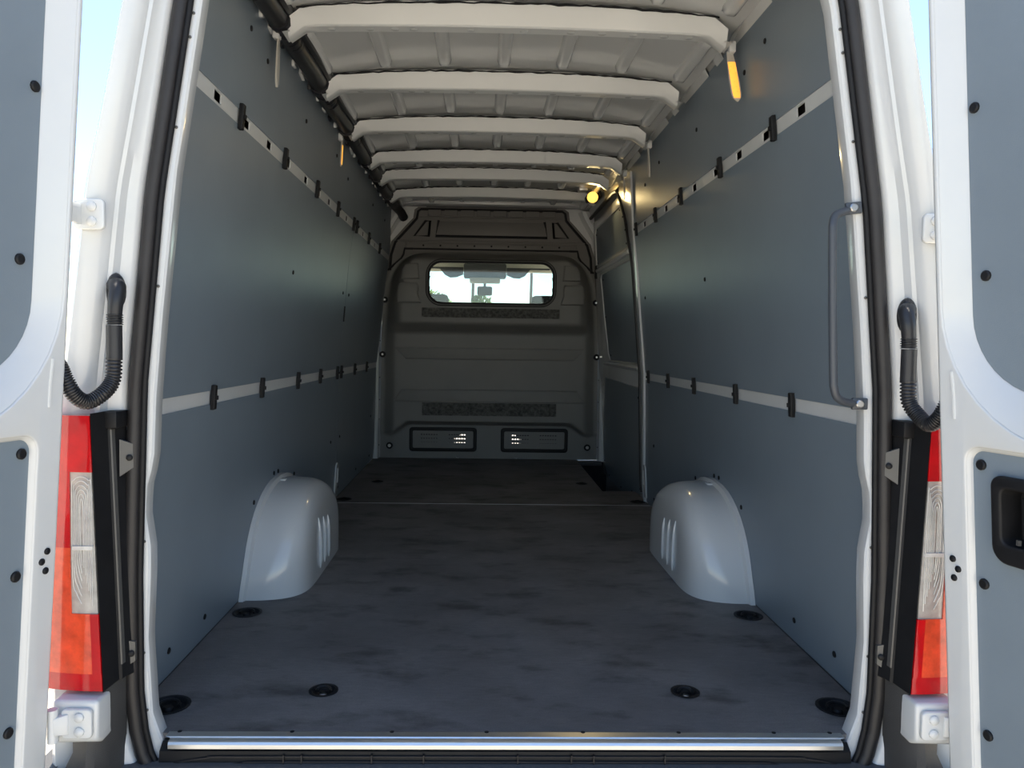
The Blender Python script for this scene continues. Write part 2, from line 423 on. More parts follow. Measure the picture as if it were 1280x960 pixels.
RINGS = [(.818, .135, .047, 'at the rear foot of'), (.462, .217, .033, 'near the sill, away from the corner, toward'),
         (.823, .778, .043, 'behind the wheel arch at'), (.832, 2.609, .040, 'beside the floor seam at the foot of'), (None, 3.171, .034, '')]
def circ(cx, cy, r, n=20): return [(cx+r*math.cos(2*PI*k/n), cy+r*math.sin(2*PI*k/n)) for k in range(n)]
def ring_spots():
    for s, n in SIDES:
        for x, y, r, d in RINGS:
            xx = s*x if x else (-.718 if s < 0 else .586)
            yield s, xx, y, r, d
for s, x, y, r, d in ring_spots():
    (holes_r if y < 2.5 else holes_f).append(circ(x, y, r-.002)[::-1])
flatz = lambda u, v, w: (u, v, w-.012)
plate('floor_panel', [rim]+holes_r, .012, flatz, 'floor_ply', fl)
WELL = (.682, 2.93, 4.20)
rim2 = [(-.885, 2.522), (.885, 2.522), (.885, 2.93), (WELL[0], 2.93), (WELL[0], 4.235), (-.885, 4.235)]
plate('floor_panel', [rim2]+holes_f, .012, flatz, 'floor_ply', fl)
MB().bb(-.885, .885, 2.5145, 2.5225, -.010, .0008).build('joint_strip', 'aluminium', fl)
mb = MB(); mb.bb(-.9, .66, -.05, 4.3, -.10, -.05); mb.bb(.66, .9, -.05, 2.90, -.10, -.05); mb.build('floor_pan', 'body_shell', fl)
# step well by the sliding door
sw = thing('step_well', (.78, 3.5, -.33), 'black recessed step well in the floor beside the sliding door', 'step')
mb = MB(); mb.bb(.665, .97, 2.90, 4.25, -.34, -.32); mb.build('tread', 'black_plastic', sw)
mb = MB(); mb.bb(.665, .675, 2.90, 4.25, -.32, -.012); mb.bb(.675, .97, 2.90, 2.915, -.32, -.012); mb.bb(.675, .97, 4.235, 4.25, -.32, -.02); mb.build('riser', 'black_plastic', sw)
mb = MB(); mb.bb(.672, .87, 4.13, 4.20, -.035, -.004); mb.build('step_edge', 'bumper_grey', sw, bevel=.006)
plate('floor_lip', [[(.69, 2.75), (.86, 2.75), (.86, 2.93), (.70, 2.93)]], .0015, lambda u, v, w: (u, v, w+.0002), 'floor_ply', sw)

# tie-down rings
def tie_down(s, x, y, r, d):
    if d: lab = 'black tie-down ring cup %s %s' % (d, WALL_OF[s])
    else: lab = 'black tie-down ring cup in front floor board '+('near the plain grey wall' if s < 0 else 'beside the step well')
    t = thing('tie_down_ring', (x, y, -.011), lab, 'tie-down', 'tie-down rings in the floor')
    n = 20
    mb = MB(); prof = [(r+.004, .0125), (r+.004, .0140), (r-.003, .0140), (r-.010, .004), (r*.55, .0015), (.001, .0015)]
    mb.loft([[(x+q*math.cos(2*PI*k/n), y+q*math.sin(2*PI*k/n), -.011+z) for k in range(n)] for q, z in prof])
    mb.build('cup', 'black_plastic', t)
    q = r*.52; c = (x, y-.004, .004)
    mb = MB(); pth = [(x+q*math.cos(a), y+q*.75*math.sin(a), .002+.004*math.sin(a)) for a in np.linspace(-.2, PI+.2, 14)]
    mb.tube(pth, .0040, 6); mb.build('ring', 'black_plastic', t)
    inst('bolt', BOLT if r < .04 else DARKBOLT, t, (x, y-q*.2, -.009), scale=(.8, .8, .8))
for q in ring_spots(): tie_down(*q)

# ------------------------------------------------------------------ wheel arches
def wheel_arch(side):
    t = thing('wheel_arch', (side*.78, 1.31, 0), 'glossy white wheel arch box standing against '+WALL_OF[side], 'wheel arch')
    yc, hl, H = ARCH_C, ARCH_L, ARCH_H
    ys = arch_ys(40)
    def P(u, v):
        y = ys[round(u*40)]; h = arch_height(y); D = arch_depth(y)
        a = v*PI/2                      # v = 0 at the wall crown, 1 at the floor
        cx = math.sin(a)**.40; cz = math.cos(a)**.36 if v < 1 else 0.
        x = .884-D*cx; z = h*cz
        if h > 0: x = max(min(x, wx(z)-.001), .5)
        return (side*x, y, z)
    mb = MB(); mb.grid(P, 40, 22); o = mb.build('arch_cover', 'arch_white', t, 60)
    # flange along the wall
    pth = []
    for k in range(25):
        y = arch_ys(24)[k]; pth.append((yc+(y-yc)*1.012, arch_height(y)*1.02))
    rings = []
    for (y, z) in pth:
        X = wx(z); dy, dz = y-yc, z-.05; l = math.hypot(dy, dz) or 1; uy, uz = dy/l, dz/l
        zz = max(z, 0)
        rings.append([(side*(X-.001), y+uy*.010, zz+uz*.010*(z > .01)), (side*(X-.016), y+uy*.008, zz+uz*.008*(z > .01)), (side*(X-.028), y-uy*.014, max(0, zz-uz*.014)), (side*(X-.001), y-uy*.018, max(0, zz-uz*.018))])
    mb = MB(); mb.loft(rings, caps=True); mb.build('wall_flange', 'arch_white', t, 50)
    # three upright beads on the side face
    for i, yy in enumerate((1.17, 1.25, 1.33)):
        m = MB(); n = 10; z0, z1 = .035, .225-.012*i
        m.tube([(side*(.6665+.012*max(0, (z-.12)/.12)**2), yy, z) for z in np.linspace(z0, z1, 8)], [.002]+[.0055]*6+[.002], 8)
        m.build('bead', 'arch_white', t)
    for yy, zz in ((1.16, .318), (1.30, .346)):
        m = MB(); m.box((side*.842, yy, zz), (.03, .035, .006)); m.build('weld_tab', 'arch_white', t, bevel=.002)
for s, n in SIDES: wheel_arch(s)

# ------------------------------------------------------------------ roof
ce = thing('ceiling', (0, 2.1, 1.9), 'bare white painted van roof with cross beams', kind='structure')
def roof_z(x): return 1.968-.055*(abs(x)/.74)**3
mb = MB()
mb.grid(lambda u, v: ((u-.5)*1.48, -.02+4.30*v, roof_z((u-.5)*1.48)), 24, 8)
mb.grid(lambda u, v: ((u-.5)*1.60, -.06+4.36*v, roof_z((u-.5)*1.48)+.05), 24, 2)
mb.build('roof_skin', 'roof_white', ce, 60)
BEAMS = [.16, .78, 1.38, 1.98, 2.585, 3.02, 3.59]
def beam_mb(y0):
    mb = MB(); zb = 1.883; half = .690; N = 28
    # hat section: rear flange, leaning rear face, underside, front face
    prof = [(-.030, .068), (-.026, .056), (-.008, .004), (-.002, 0), (.044, .001), (.050, .005), (.068, .058), (.085, .066)]
    rings = []
    for i in range(N+1):
        x = -half+2*half*i/N; a = abs(x)/half
        drop = .012*a**2+.035*max(0, (a-.90)/.10)**2
        rings.append([(x, y0+py, zb+pz-drop-(.018*a**3 if pz > .05 else 0)) for py, pz in prof])
    mb.loft(rings, closed=False)
    return mb
hole = shared('beam_hole', disc_mb(.011, .0015, 12, .5), 'roof_white')
for i, y in enumerate(BEAMS):
    b = beam_mb(y).build('roof_beam', 'beam_white', ce, 30)
    if i in (1, 2, 3, 4):
        for k, x in enumerate((-.56, -.44, -.36, -.30, -.12, .05, .20, .30, .40, .50, .58)):
            inst('beam_hole', hole, b, (x, y+.022, 1.8825-.012*(x/.69)**2), (PI, 0, 0), (1.2, 1, 1))
    for s in (-1, 1):      # bent gusset that ties the beam to the roof edge
        m = MB(); xa, xb = s*.683, s*.748
        m.loft([[(xa, y-.022, 1.852), (xa, y+.058, 1.852)], [(s*.705, y-.026, 1.846), (s*.705, y+.062, 1.846)], [(s*.722, y-.034, 1.880), (s*.722, y+.070, 1.880)], [(xb, y-.045, 1.935), (xb, y+.08, 1.935)]], closed=False)
        m.build('gusset', 'beam_white', ce, 40)
    # sealing bead along the rear edge of the beam
    if i > 0:
        m = MB(); pth = []
        for k in range(61):
            x = -.66+1.32*k/60
            a_ = abs(x)/.69; pth.append((x, y-.031+random.uniform(-.002, .002), 1.883+.064-.012*a_**2-.018*a_**3+random.uniform(-.002, .0015)))
        m.tube(pth, [random.uniform(.0022, .0048) for _ in pth], 6); m.build('sealant_bead', 'black_plastic', ce)
# stamped ribs in each bay of the skin
def rib_mb(L):
    mb = MB(); w = .026; h = .026
    def P(u, v):
        x = (u-.5)*2*w; yy = v*L
        e = min(1, min(v, 1-v)*L/.035); e = math.sin(e*PI/2) if e < 1 else 1
        p = max(0, 1-(abs(x)/w)**5)
        return (x*(.75+.25*e), yy, -h*p*e)
    mb.grid(P, 8, 14); return mb
ends = BEAMS+[4.17]
for bi in range(len(BEAMS)):
    a, b = ends[bi]+.095, ends[bi+1]-.055
    a += .02; b -= .0; me = shared('stamped_rib', rib_mb(b-a), 'roof_white', 70)
    for k in range(-3, 4):
        x = k*.226; sl = math.atan(-.055*3*(abs(x)/.74)**2/.74*(1 if x > 0 else -1))
        inst('stamped_rib', me, ce, (x, a, roof_z(x)-.0005), (0, -sl, 0))
# roof edge: long cant rail with openings, one per side
for s in (-1, 1):
    ols = [[(-.02, 0), (4.22, 0), (4.22, .125), (-.02, .125)]]
    for y in BEAMS:
        for o0, l in ((.125, .10), (.30, .10)):
            yy = y+o0
            if any(yy < q+.085 and yy+l > q-.05 for q in BEAMS): continue
            if yy+l < 4.15: ols.append(rrect(yy, yy+l, .018, .085, .012, 3)[::-1])
    def cp(u, v, w, s=s): t = v/.125; return (s*(.7725-.060*t-w*.7), u, 1.862+.10*t+w*.5)
    plate('cant_rail', ols, .004, cp, 'roof_white', ce)
    m = MB(); m.add([(s*.80, -.02, 1.85), (s*.80, 4.24, 1.85), (s*.76, 4.24, 2.02), (s*.76, -.02, 2.02)], [(0, 1, 2, 3)]); m.build('side_frame', 'body_shell', ce)
    m = MB(); m.tube([(s*.655, .0, 1.950), (s*.655, 4.2, 1.950)], .006, 6); m.build('edge_bead', 'roof_white', ce)
mb = MB(); mb.bb(-.74, .74, 4.10, 4.235, 1.925, 1.985); mb.build('front_header', 'roof_white', ce, bevel=.012)
mb = MB(); mb.bb(-.70, .70, 3.94, 4.06, 1.940, 1.975); mb.build('header_rail', 'roof_white', ce, bevel=.01)
mb = MB(); mb.bb(-.72, .72, -.10, .04, 1.80, 1.99); mb.build('rear_header', 'white_paint', ce, bevel=.02)

# ------------------------------------------------------------------ black cable duct along the roof edge
du = thing('cable_duct', (-.70, 2.2, 1.86), 'black taped cable duct along the roof edge', 'cable duct')
pts = [(-.716+.004*math.sin(y*7), y, 1.885+.003*math.sin(y*11)) for y in np.linspace(.05, 3.95, 79)]+[(-.70, 4.02, 1.875), (-.68, 4.10, 1.86), (-.665, 4.17, 1.83)]
MB().tube(pts, .033, 12).build('conduit', 'hose_black', du)
MB().tube([(x+.035, y, z+.022) for x, y, z in pts[:79]], .016, 8).build('side_cable', 'hose_black', du)
for i, y in enumerate(BEAMS[1:]):
    for dy, rr in ((-.03, .040), (.10, .036)):
        m = MB(); yy = y+dy; n = 9
        m.tube([(-.714, yy+.012*k, 1.885) for k in range(n)], [rr-.006+.006*math.sin(k*1.9+i)**2 for k in range(n)], 12); m.build('tape_wrap', 'tape', du)
for i in range(26):
    y = .55+i*.135+random.uniform(-.02, .02)
    m = MB(); m.box((-.752, y, 1.874+random.uniform(-.004, .004)), (.012, random.uniform(.03, .06), .022), Matrix.Rotation(random.uniform(-.3, .3), 3, 'X')); m.build('clip', 'roof_white' if i % 3 else 'tape', du, bevel=.003)

# ------------------------------------------------------------------ hanging strips at the beam ends
def strap(s, y, x, z1, z0, amber, lab, dy, turn=False):
    t = thing('hanging_strip', (s*x, y, z0), lab, 'strip', 'hanging strips below the roof beams')
    n = 14; rings = []
    for i in range(n+1):
        q = i/n; z = z1+(z0-z1)*q
        w = .0135*(.55+.45*math.sin(min(1, q*1.5)*PI/2)) if q < .8 else .0135*math.sqrt(max(.02, 1-((q-.8)/.2)**2))
        xx = x+.006*q; yy = y-dy*q
        rings.append([(s*(xx-.004), yy-w, z), (s*(xx-.004), yy+w, z), (s*(xx+.002), yy+w, z), (s*(xx+.002), yy-w, z)] if not turn else [(s*(xx+.018*q-w*1.2), yy, z), (s*(xx+.018*q+w*1.2), yy, z), (s*(xx+.018*q+w*1.2), yy+.006, z), (s*(xx+.018*q-w*1.2), yy+.006, z)])
    MB().loft(rings, caps=True).build('tongue', 'pale_plastic', t, 40)
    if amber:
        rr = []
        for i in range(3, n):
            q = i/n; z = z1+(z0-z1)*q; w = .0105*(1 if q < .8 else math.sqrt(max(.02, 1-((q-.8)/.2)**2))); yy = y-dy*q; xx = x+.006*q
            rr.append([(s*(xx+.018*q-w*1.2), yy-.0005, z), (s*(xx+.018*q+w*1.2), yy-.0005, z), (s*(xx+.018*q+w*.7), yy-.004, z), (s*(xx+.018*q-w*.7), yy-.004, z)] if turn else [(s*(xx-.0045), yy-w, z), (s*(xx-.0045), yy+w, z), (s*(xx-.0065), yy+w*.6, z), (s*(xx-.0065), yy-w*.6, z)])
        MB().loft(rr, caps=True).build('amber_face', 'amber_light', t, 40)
    m = MB(); m.box((s*(x+.005), y, z1+.012), (.022, .03, .035)); m.build('hook', 'beam_white', t, bevel=.004)
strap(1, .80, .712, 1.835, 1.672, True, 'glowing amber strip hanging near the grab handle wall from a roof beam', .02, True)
strap(1, 2.00, .712, 1.835, 1.690, False, 'plain pale strip hanging above the grab handle wall', .02)
strap(1, 2.62, .712, 1.835, 1.700, False, 'small pale strip hanging beside the sliding door corner', .02)
strap(-1, .80, .728, 1.845, 1.690, False, 'plain pale strip hanging below the black cable duct', .0)
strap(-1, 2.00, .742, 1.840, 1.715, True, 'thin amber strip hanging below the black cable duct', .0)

# ------------------------------------------------------------------ small lit lamp at the front corner of the roof
t = thing('interior_lamp', (.655, 3.46, 1.83), 'small lit yellow lamp on the roof near the sliding door', 'lamp')
m = MB(); m.box((.672, 3.51, 1.885), (.10, .13, .045), Matrix.Rotation(R(-18), 3, 'Y')); m.build('housing', 'black_plastic', t, bevel=.010)
n = 16; m = MB(); ax = Vector((-.18, -.80, -.5)).normalized(); u = ax.orthogonal().normalized(); w_ = ax.cross(u); c0 = Vector((.655, 3.43, 1.866))
m.loft([[c0+ax*d+(u*math.cos(2*PI*k/n)+w_*math.sin(2*PI*k/n))*r for k in range(n)] for d, r in ((-.012, .036), (.0, .036), (.016, .031), (.026, .018), (.029, .004))], caps=True); m.build('lens', 'lamp_glow', t)
ld = bpy.data.lights.new('interior_lamp_light', 'SPOT'); ld.energy = 4; ld.color = (1, .74, .34); ld.spot_size = R(160); ld.spot_blend = 1; ld.shadow_soft_size = .03
lo_ = bpy.data.objects.new('interior_lamp_light', ld); COL.objects.link(lo_); lo_.parent = t; lo_.location = c0+ax*.04-Vector(t.location)
lo_.rotation_euler = (-ax).to_track_quat('Z', 'Y').to_euler()      # shines the way its lens faces
m = MB(); m.tube([(.69, 3.51, 1.935), (.70, 3.75, 1.925), (.69, 3.84, 1.935), (.70, 3.95, 1.925), (.69, 4.08, 1.92)], .010, 8); m.build('cable', 'hose_black', t)
m = MB(); m.box((.60, 3.51, 1.935), (.06, .09, .03)); m.build('connector', 'steel', t, bevel=.006)

# ------------------------------------------------------------------ bulkhead
bk = thing('bulkhead', (0, 4.26, 0), 'dark grey moulded bulkhead with a wide window across the load space', 'bulkhead')
BZ = [0, .25, .95, 1.20, 1.34, 1.42, 1.48, 1.52, 1.545, 1.56, 1.572, 1.576]
BX = [.838, .838, .832, .822, .800, .772, .735, .690, .650, .610, .550, .500]
def bhalf(z): return itp(z, BZ, BX)
def sst(a, b, x): t = max(0, min(1, (x-a)/(b-a))); return t*t*(3-2*t)
WIN = (-.462, .462, 1.186, 1.488)
def bh_y(x, z):
    e = 1-sst(.86, 1.0, abs(x)/bhalf(z))
    # lower recess with the vents: its arch drops at the sides
    zl = .300-.085*sst(.60, .76, abs(x))
    mid = sst(zl-.045, zl-.005, z)
    upx = 1-sst(.66, .80, abs(x)/(bhalf(z)/.83))
    up = sst(.955, 1.045, z)*upx
    top = 1-sst(1.50, 1.576, z)
    return 4.235-.012-(.080*mid*max(e, .15))-(.120*up*top)-.010*(1-mid)*e
def bP(u, v):
    z = 1.576*v; x = (u*2-1)*bhalf(z); return (x, bh_y(x, z), z)
def bmask(u, v):
    z = 1.576*v; x = (u*2-1)*bhalf(z)
    if .125 < abs(x) < .580 and .088 < z < .206: return False
    return not (WIN[0]+.006 < x < WIN[1]-.006 and WIN[2]+.006 < z < WIN[3]-.006 and not (abs(x) > WIN[1]-.05 and (z < WIN[2]+.03 or z > WIN[3]-.03)))
MB().grid(bP, 150, 140, bmask).build('moulding', 'bulkhead_grey', bk, 50)
YW = bh_y(0, 1.33)
pw = lambda u, v, w: (u, YW-.004-.010+w, v)
plate('window_frame', [rrect(WIN[0]-.022, WIN[1]+.022, WIN[2]-.022, WIN[3]+.022, .115, 8), rrect(WIN[0]+.006, WIN[1]-.006, WIN[2]+.006, WIN[3]-.006, .09, 8)[::-1]], .020, lambda u, v, w: (u, YW-.012+w, v), 'black_plastic', bk, .004)
plate('window_bead', [rrect(WIN[0]-.016, WIN[1]+.016, WIN[2]-.016, WIN[3]+.016, .108, 8), rrect(WIN[0]-.008, WIN[1]+.008, WIN[2]-.008, WIN[3]+.008, .10, 8)[::-1]], .006, lambda u, v, w: (u, YW-.017+w, v), 'grey_metal', bk, .002)
plate('window_pane', [rrect(WIN[0]-.002, WIN[1]+.002, WIN[2]-.002, WIN[3]+.002, .095, 8)], .004, lambda u, v, w: (u, YW+.002+w, v), 'window_glass', bk)
def on_bh(y): return lambda u, v, w: (u, y-w, v)
def outline_tube(pts, y, r, mat_, name, parent):
    m = MB(); p = [(u, y, v) for u, v in pts]; m.tube(p+[p[0], p[1]], r, 6, cap=False); return m.build(name, mat_, parent)
# four pads beside the window
for s in (-1, 1):
    pads = [[(.535, 1.365), (.663, 1.362), (.655, 1.425), (.630, 1.462), (.600, 1.472), (.545, 1.472)],
            [(.520, 1.188), (.690, 1.188), (.692, 1.250), (.680, 1.318), (.668, 1.328), (.548, 1.328), (.540, 1.30), (.545, 1.25)]]
    for p in pads:
        q = [(s*a, b) for a, b in p]
        if s < 0: q = q[::-1]
        Y = min(bh_y(a, b) for a, b in q)
        plate('pad', [q], .014, on_bh(Y+.004), 'bulkhead_grey', bk, .005)
        outline_tube(q, Y+.000, .0060, 'bulkhead_grey', 'pad_outline', bk)  # outline bead in pad colour, added to draw the shade line of the step
# two long trapezoid stiffeners
for q in ([(-.715, .850), (-.640, .770), (.640, .770), (.715, .850)], [(-.670, .533), (-.722, .445), (.722, .445), (.670, .533)]):
    q = q[::-1] if (q[0][1] > q[1][1]) and False else q
    Y = bh_y(0, .6)
    plate('stiffener', [q], .012, on_bh(Y+.004), 'bulkhead_grey', bk, .004)
    outline_tube(q, Y+.0005, .0052, 'bulkhead_grey', 'stiffener_groove', bk)
# speckled felt strips
plate('felt_strip', [[(-.512, 1.080), (.512, 1.080), (.512, 1.150), (-.512, 1.150)]], .006, on_bh(bh_y(0, 1.12)+.002), 'felt', bk)
plate('felt_strip', [[(-.512, .338), (.512, .338), (.512, .436), (-.512, .436)]], .006, on_bh(bh_y(0, .4)+.002), 'felt', bk)
# vent grilles
for s in (-1, 1):
    x0, x1 = (.105, .600) if s > 0 else (-.600, -.105)
    Y = bh_y((x0+x1)/2, .15)
    cuts = [rrect(cx+(c-3)*.0195-.0065, cx+(c-3)*.0195+.0065, .183-r*.030-hh, .183-r*.030+hh, .003, 2)[::-1]
            for cx in (x0+.14, x1-.14) for r, hh in enumerate((.0045, .0045, .0025)) for c in range(7)]
    plate('vent_grille', [rrect(x0, x1, .066, .228, .018)]+cuts, .008, on_bh(Y+.003), 'bulkhead_grey', bk)
    plate('vent_gasket', [rrect(x0-.012, x1+.012, .054, .240, .024), rrect(x0+.014, x1-.014, .080, .214, .012)[::-1]], .018, on_bh(Y+.002), 'black_plastic', bk, .005)
# fixing bolts down both edges
for s in (-1, 1):
    for z in (1.213, .797):
        b = inst('edge_bolt', DARKBOLT, bk, (s*(bhalf(z)-.012), bh_y(s*(bhalf(z)-.012), z)-.002, z), (PI/2, 0, 0), (1.5, 1.5, 1.6))
        b2 = inst('washer', BOLT, b, (0, 0, 0)); b2.location = (0, 0, .009); b2.scale = (.5, .5, .8)
    b = inst('edge_bolt', DARKBOLT, bk, (s*.765, bh_y(.765, .095)-.002, .095), (PI/2, 0, 0), (1.6, 1.6, 1))
    b2 = inst('washer', BOLT, b, (0, 0, 0)); b2.location = (0, 0, .009); b2.scale = (.7, .7, .8)
for x in (-.24, .21): inst('floor_bolt', BOLT, bk, (x, 4.205, .004))
# upper steel panel
TOP = [(-.82, 1.05), (.82, 1.05), (.815, 1.36), (.795, 1.56), (.765, 1.66), (.640, 1.80), (.600, 1.84), (.590, 1.905), (.560, 1.925), (-.560, 1.925), (-.590, 1.905), (-.600, 1.84), (-.640, 1.80), (-.765, 1.66), (-.795, 1.56), (-.815, 1.36)]
up = plate('upper_panel', [TOP, rrect(WIN[0]-.03, WIN[1]+.03, WIN[2]-.05, WIN[3]+.035, .10, 6)[::-1]], .010, on_bh(4.248), 'bulkhead_steel', bk)
# black seal following the panel's rim
rim_pts = [(.775, 1.44), (.765, 1.56), (.735, 1.655), (.612, 1.792), (.572, 1.838), (.562, 1.892), (.540, 1.908)]
full = [(x, 4.236, z) for x, z in rim_pts]+[(-x, 4.236, z) for x, z in rim_pts[::-1]]
MB().tube(full, .010, 8).build('rim_seal', 'black_plastic', bk)
Y = 4.238
plate('recess_panel', [[(-.425, 1.712), (.425, 1.712), (.405, 1.815), (-.405, 1.815)]], .010, on_bh(Y+.002), 'bulkhead_steel', bk, .003)
m = MB(); m.tube([(-.405, Y-.006, 1.825), (-.428, Y-.006, 1.706), (.428, Y-.006, 1.706), (.405, Y-.006, 1.825)], .010, 8); m.build('recess_seal', 'black_plastic', bk)
for s in (-1, 1):
    q = [(s*.470, 1.820), (s*.480, 1.705), (s*.590, 1.705), (s*.505, 1.820)]
    outline_tube(q, Y-.004, .009, 'black_plastic', 'triangle_seal', bk)
for k in range(8):
    x = -.437+k*.125; plate('top_pocket', [rrect(x-.050, x+.050, 1.862, 1.905, .006)], .012, on_bh(Y+.002), 'bulkhead_steel', bk, .003)
    outline_tube(rrect(x-.050, x+.050, 1.862, 1.905, .006, 2), Y-.002, .0035, 'bulkhead_steel', 'pocket_seal', bk)
MB().tube([(-.55, Y-.005, 1.848), (.55, Y-.005, 1.848)], .006, 6).build('fold_line', 'bulkhead_steel', bk)
MB().tube([(-.75, Y-.005, 1.668), (.75, Y-.005, 1.668)], .006, 6).build('fold_line', 'bulkhead_steel', bk)
plate('fixing_rail', [[(-.655, 1.612), (.655, 1.612), (.655, 1.650), (-.655, 1.650)]], .016, on_bh(Y+.002), 'bulkhead_steel', bk, .004)
for s in (-1, 1): MB().tube([(s*.60, Y-.012, 1.606), (s*.662, Y-.012, 1.606), (s*.672, Y-.010, 1.56), (s*.69, Y-.010, 1.53), (s*.79, Y-.010, 1.44)], .008, 6).build('rail_seal', 'black_plastic', bk)
MB().tube([(-.60, Y-.012, 1.606), (.60, Y-.012, 1.606)], .006, 6).build('rail_seal', 'black_plastic', bk)
for k in range(9):
    inst('rail_bolt', DARKBOLT, bk, (-.52+k*.13, Y-.016, 1.632), (PI/2, 0, 0), (.45, .45, .5))
# white side posts left and right of the bulkhead
for i, (s, nm) in enumerate(SIDES):
    p = thing('trim_%d' % (i+1), (s*.86, 4.2, 0), 'narrow white post between the bulkhead and '+('the plain grey wall' if s < 0 else 'the sliding door'), kind='structure')
    m = MB()
    def px(z): return min(itp(z, [0, .95, 1.2, 1.4, 1.55, 1.7, 1.85, 1.95], [.850, .845, .835, .822, .812, .790, .700, .66]), 5)
    zs = list(np.linspace(0, 1.90, 30))
    m.loft([[(s*(px(z)), 4.16, z), (s*(px(z)+.028), 4.15, z), (s*(wx(min(z, 2.0))+.02), 4.17, z), (s*(wx(min(z, 2.0))+.02), 4.26, z), (s*px(z)-s*.02, 4.262, z), (s*px(z)-s*.004, 4.21, z)] for z in zs], caps=True)
    m.build('post', 'white_paint', p, 40)
    m = MB(); m.tube([(s*(px(z)+.012), 4.152, z) for z in np.linspace(.02, 1.3, 20)], .006, 6); m.build('post_bead', 'rail_white', p)
    for z in (.1, .3, .45, .62, .9, 1.05, 1.3, 1.45): inst('rivet', RIVET, p, (s*(px(z)-.006), 4.195, z), (PI/2, 0, 0))

# ------------------------------------------------------------------ sliding door (right) and its aperture
DX = .024
d3 = thing('door_3', (.9, 3.4, -.05), 'closed white sliding side door with grey inner panels beside the bulkhead', kind='structure')
wall_sheet(1, Y_SLIDE-.02, 4.26, -.34, 1.99, -DX-.012, .03, 3, 22).build('door_skin', 'white_paint', d3, 50)
def dpl(off): return lambda u, v, w: (wx(v)+DX-off-w, u, v)
def rear_e(z): return itp(z, [0, .7, 1.0, 1.4, 1.6, 1.72, 1.8], [2.70, 2.74, 2.73, 2.74, 2.80, 2.92, 3.02])
frame = [(rear_e(z), z) for z in np.linspace(-.1, 1.79, 20)]+[(3.15, 1.815), (4.19, 1.815), (4.19, -.1)]
lo = [(2.72, .03), (2.76, .640), (4.12, .652), (4.12, .0), (3.9, -.09), (3.4, -.09), (3.0, -.04)]
mi = [(2.80, .83), (2.79, .90), (2.79, 1.36), (2.80, 1.395), (3.95, 1.405), (3.99, 1.38), (3.96, 1.10), (3.90, .83), (3.84, .785), (2.86, .785)]
uo = [(2.90, 1.485), (2.92, 1.58), (2.99, 1.68), (3.09, 1.745), (4.06, 1.755), (4.11, 1.72), (4.11, 1.485)]
plate('inner_frame', [frame]+[q[::-1] for q in (mi, uo)], .018, dpl(-.004), 'white_paint', d3, .005)
for nm, q in (('lower_board', lo), ('middle_board', mi), ('upper_board', uo)):
    cx = sum(a for a, b in q)/len(q); cz = sum(b for a, b in q)/len(q)
    pn = plate(nm, [q], .008, dpl(.016 if nm == 'lower_board' else -.002), 'wall_panel', d3)
    o2 = (.024+.001) if nm == 'lower_board' else .007
    for k in range(0, len(q), 1 if len(q) < 8 else 2):
        a, b = q[k]; a += (cx-a)*.07; b += (cz-b)*.12
        inst('screw', SCREW, pn, (wx(b)+DX-o2, a, b), (0, -PI/2+wall_tilt(1, b), 0), (.7, .7, 1))
# folded crossmembers of the door
MB().tube([(wx(1.44)+DX-.016, y, 1.445) for y in np.linspace(2.82, 4.05, 6)], .020, 8).build('crossmember', 'white_paint', d3)
MB().tube([(wx(.72)+DX-.018, y, .755) for y in np.linspace(2.80, 4.05, 6)], .018, 8).build('crossmember', 'white_paint', d3)
# black rubber round the aperture
pth = [(wx(z)-.012, rear_e(z)-.045, z) for z in np.linspace(.05, 1.78, 24)]+[(wx(1.83)-.012, 3.03, 1.832), (wx(1.84)-.012, 3.15, 1.845), (wx(1.84)-.012, 4.14, 1.845)]
MB().tube(pth, .013, 8).build('aperture_seal', 'rubber', d3)
# white pillar at the rear edge of the aperture
m = MB(); rings = []
for z in np.linspace(-.0, 1.86, 34):
    e = rear_e(z)-.055; f0 = Y_SLIDE-.012; X = wx(z)
    rings.append([(X+.02, min(f0, e-.03), z), (X-.010, min(f0, e-.03), z), (X-.016, e-.02, z), (X-.010, e, z), (X+.02, e+.015, z)])
m.loft(rings, caps=True); m.build('aperture_pillar', 'white_paint', d3, 40)
m = MB(); m.grid(lambda u, v: (wx(1.85+.10*v)-.006-.02*v, 2.88+1.30*u, 1.855+.09*v), 4, 3); m.build('aperture_header', 'roof_white', d3)
plate('corner_gusset', [[(.52, 1.45), (.86, 1.45), (.84, 1.96), (.50, 1.96)]], .004, lambda u, v, w: (u, 4.2515+w, v), 'rail_white', d3)
plate('corner_gusset', [[(-.86, 1.45), (-.52, 1.45), (-.50, 1.96), (-.84, 1.96)]], .004, lambda u, v, w: (u, 4.2515+w, v), 'rail_white', walls[-1])
# dark latch and strap by the front post
m = MB(); m.loft([[(.835, 4.10, 1.14), (.85, 4.13, 1.14), (.85, 4.10, 1.13)], [(.835, 4.02, .98), (.85, 4.10, .98), (.852, 4.02, .96)], [(.850, 4.06, .78), (.857, 4.12, .78), (.86, 4.06, .78)]], caps=True); m.build('latch', 'black_plastic', d3)
m = MB(); m.box((.80, 4.12, 1.44), (.03, .05, .10)); m.build('buffer', 'black_plastic', d3, bevel=.006)

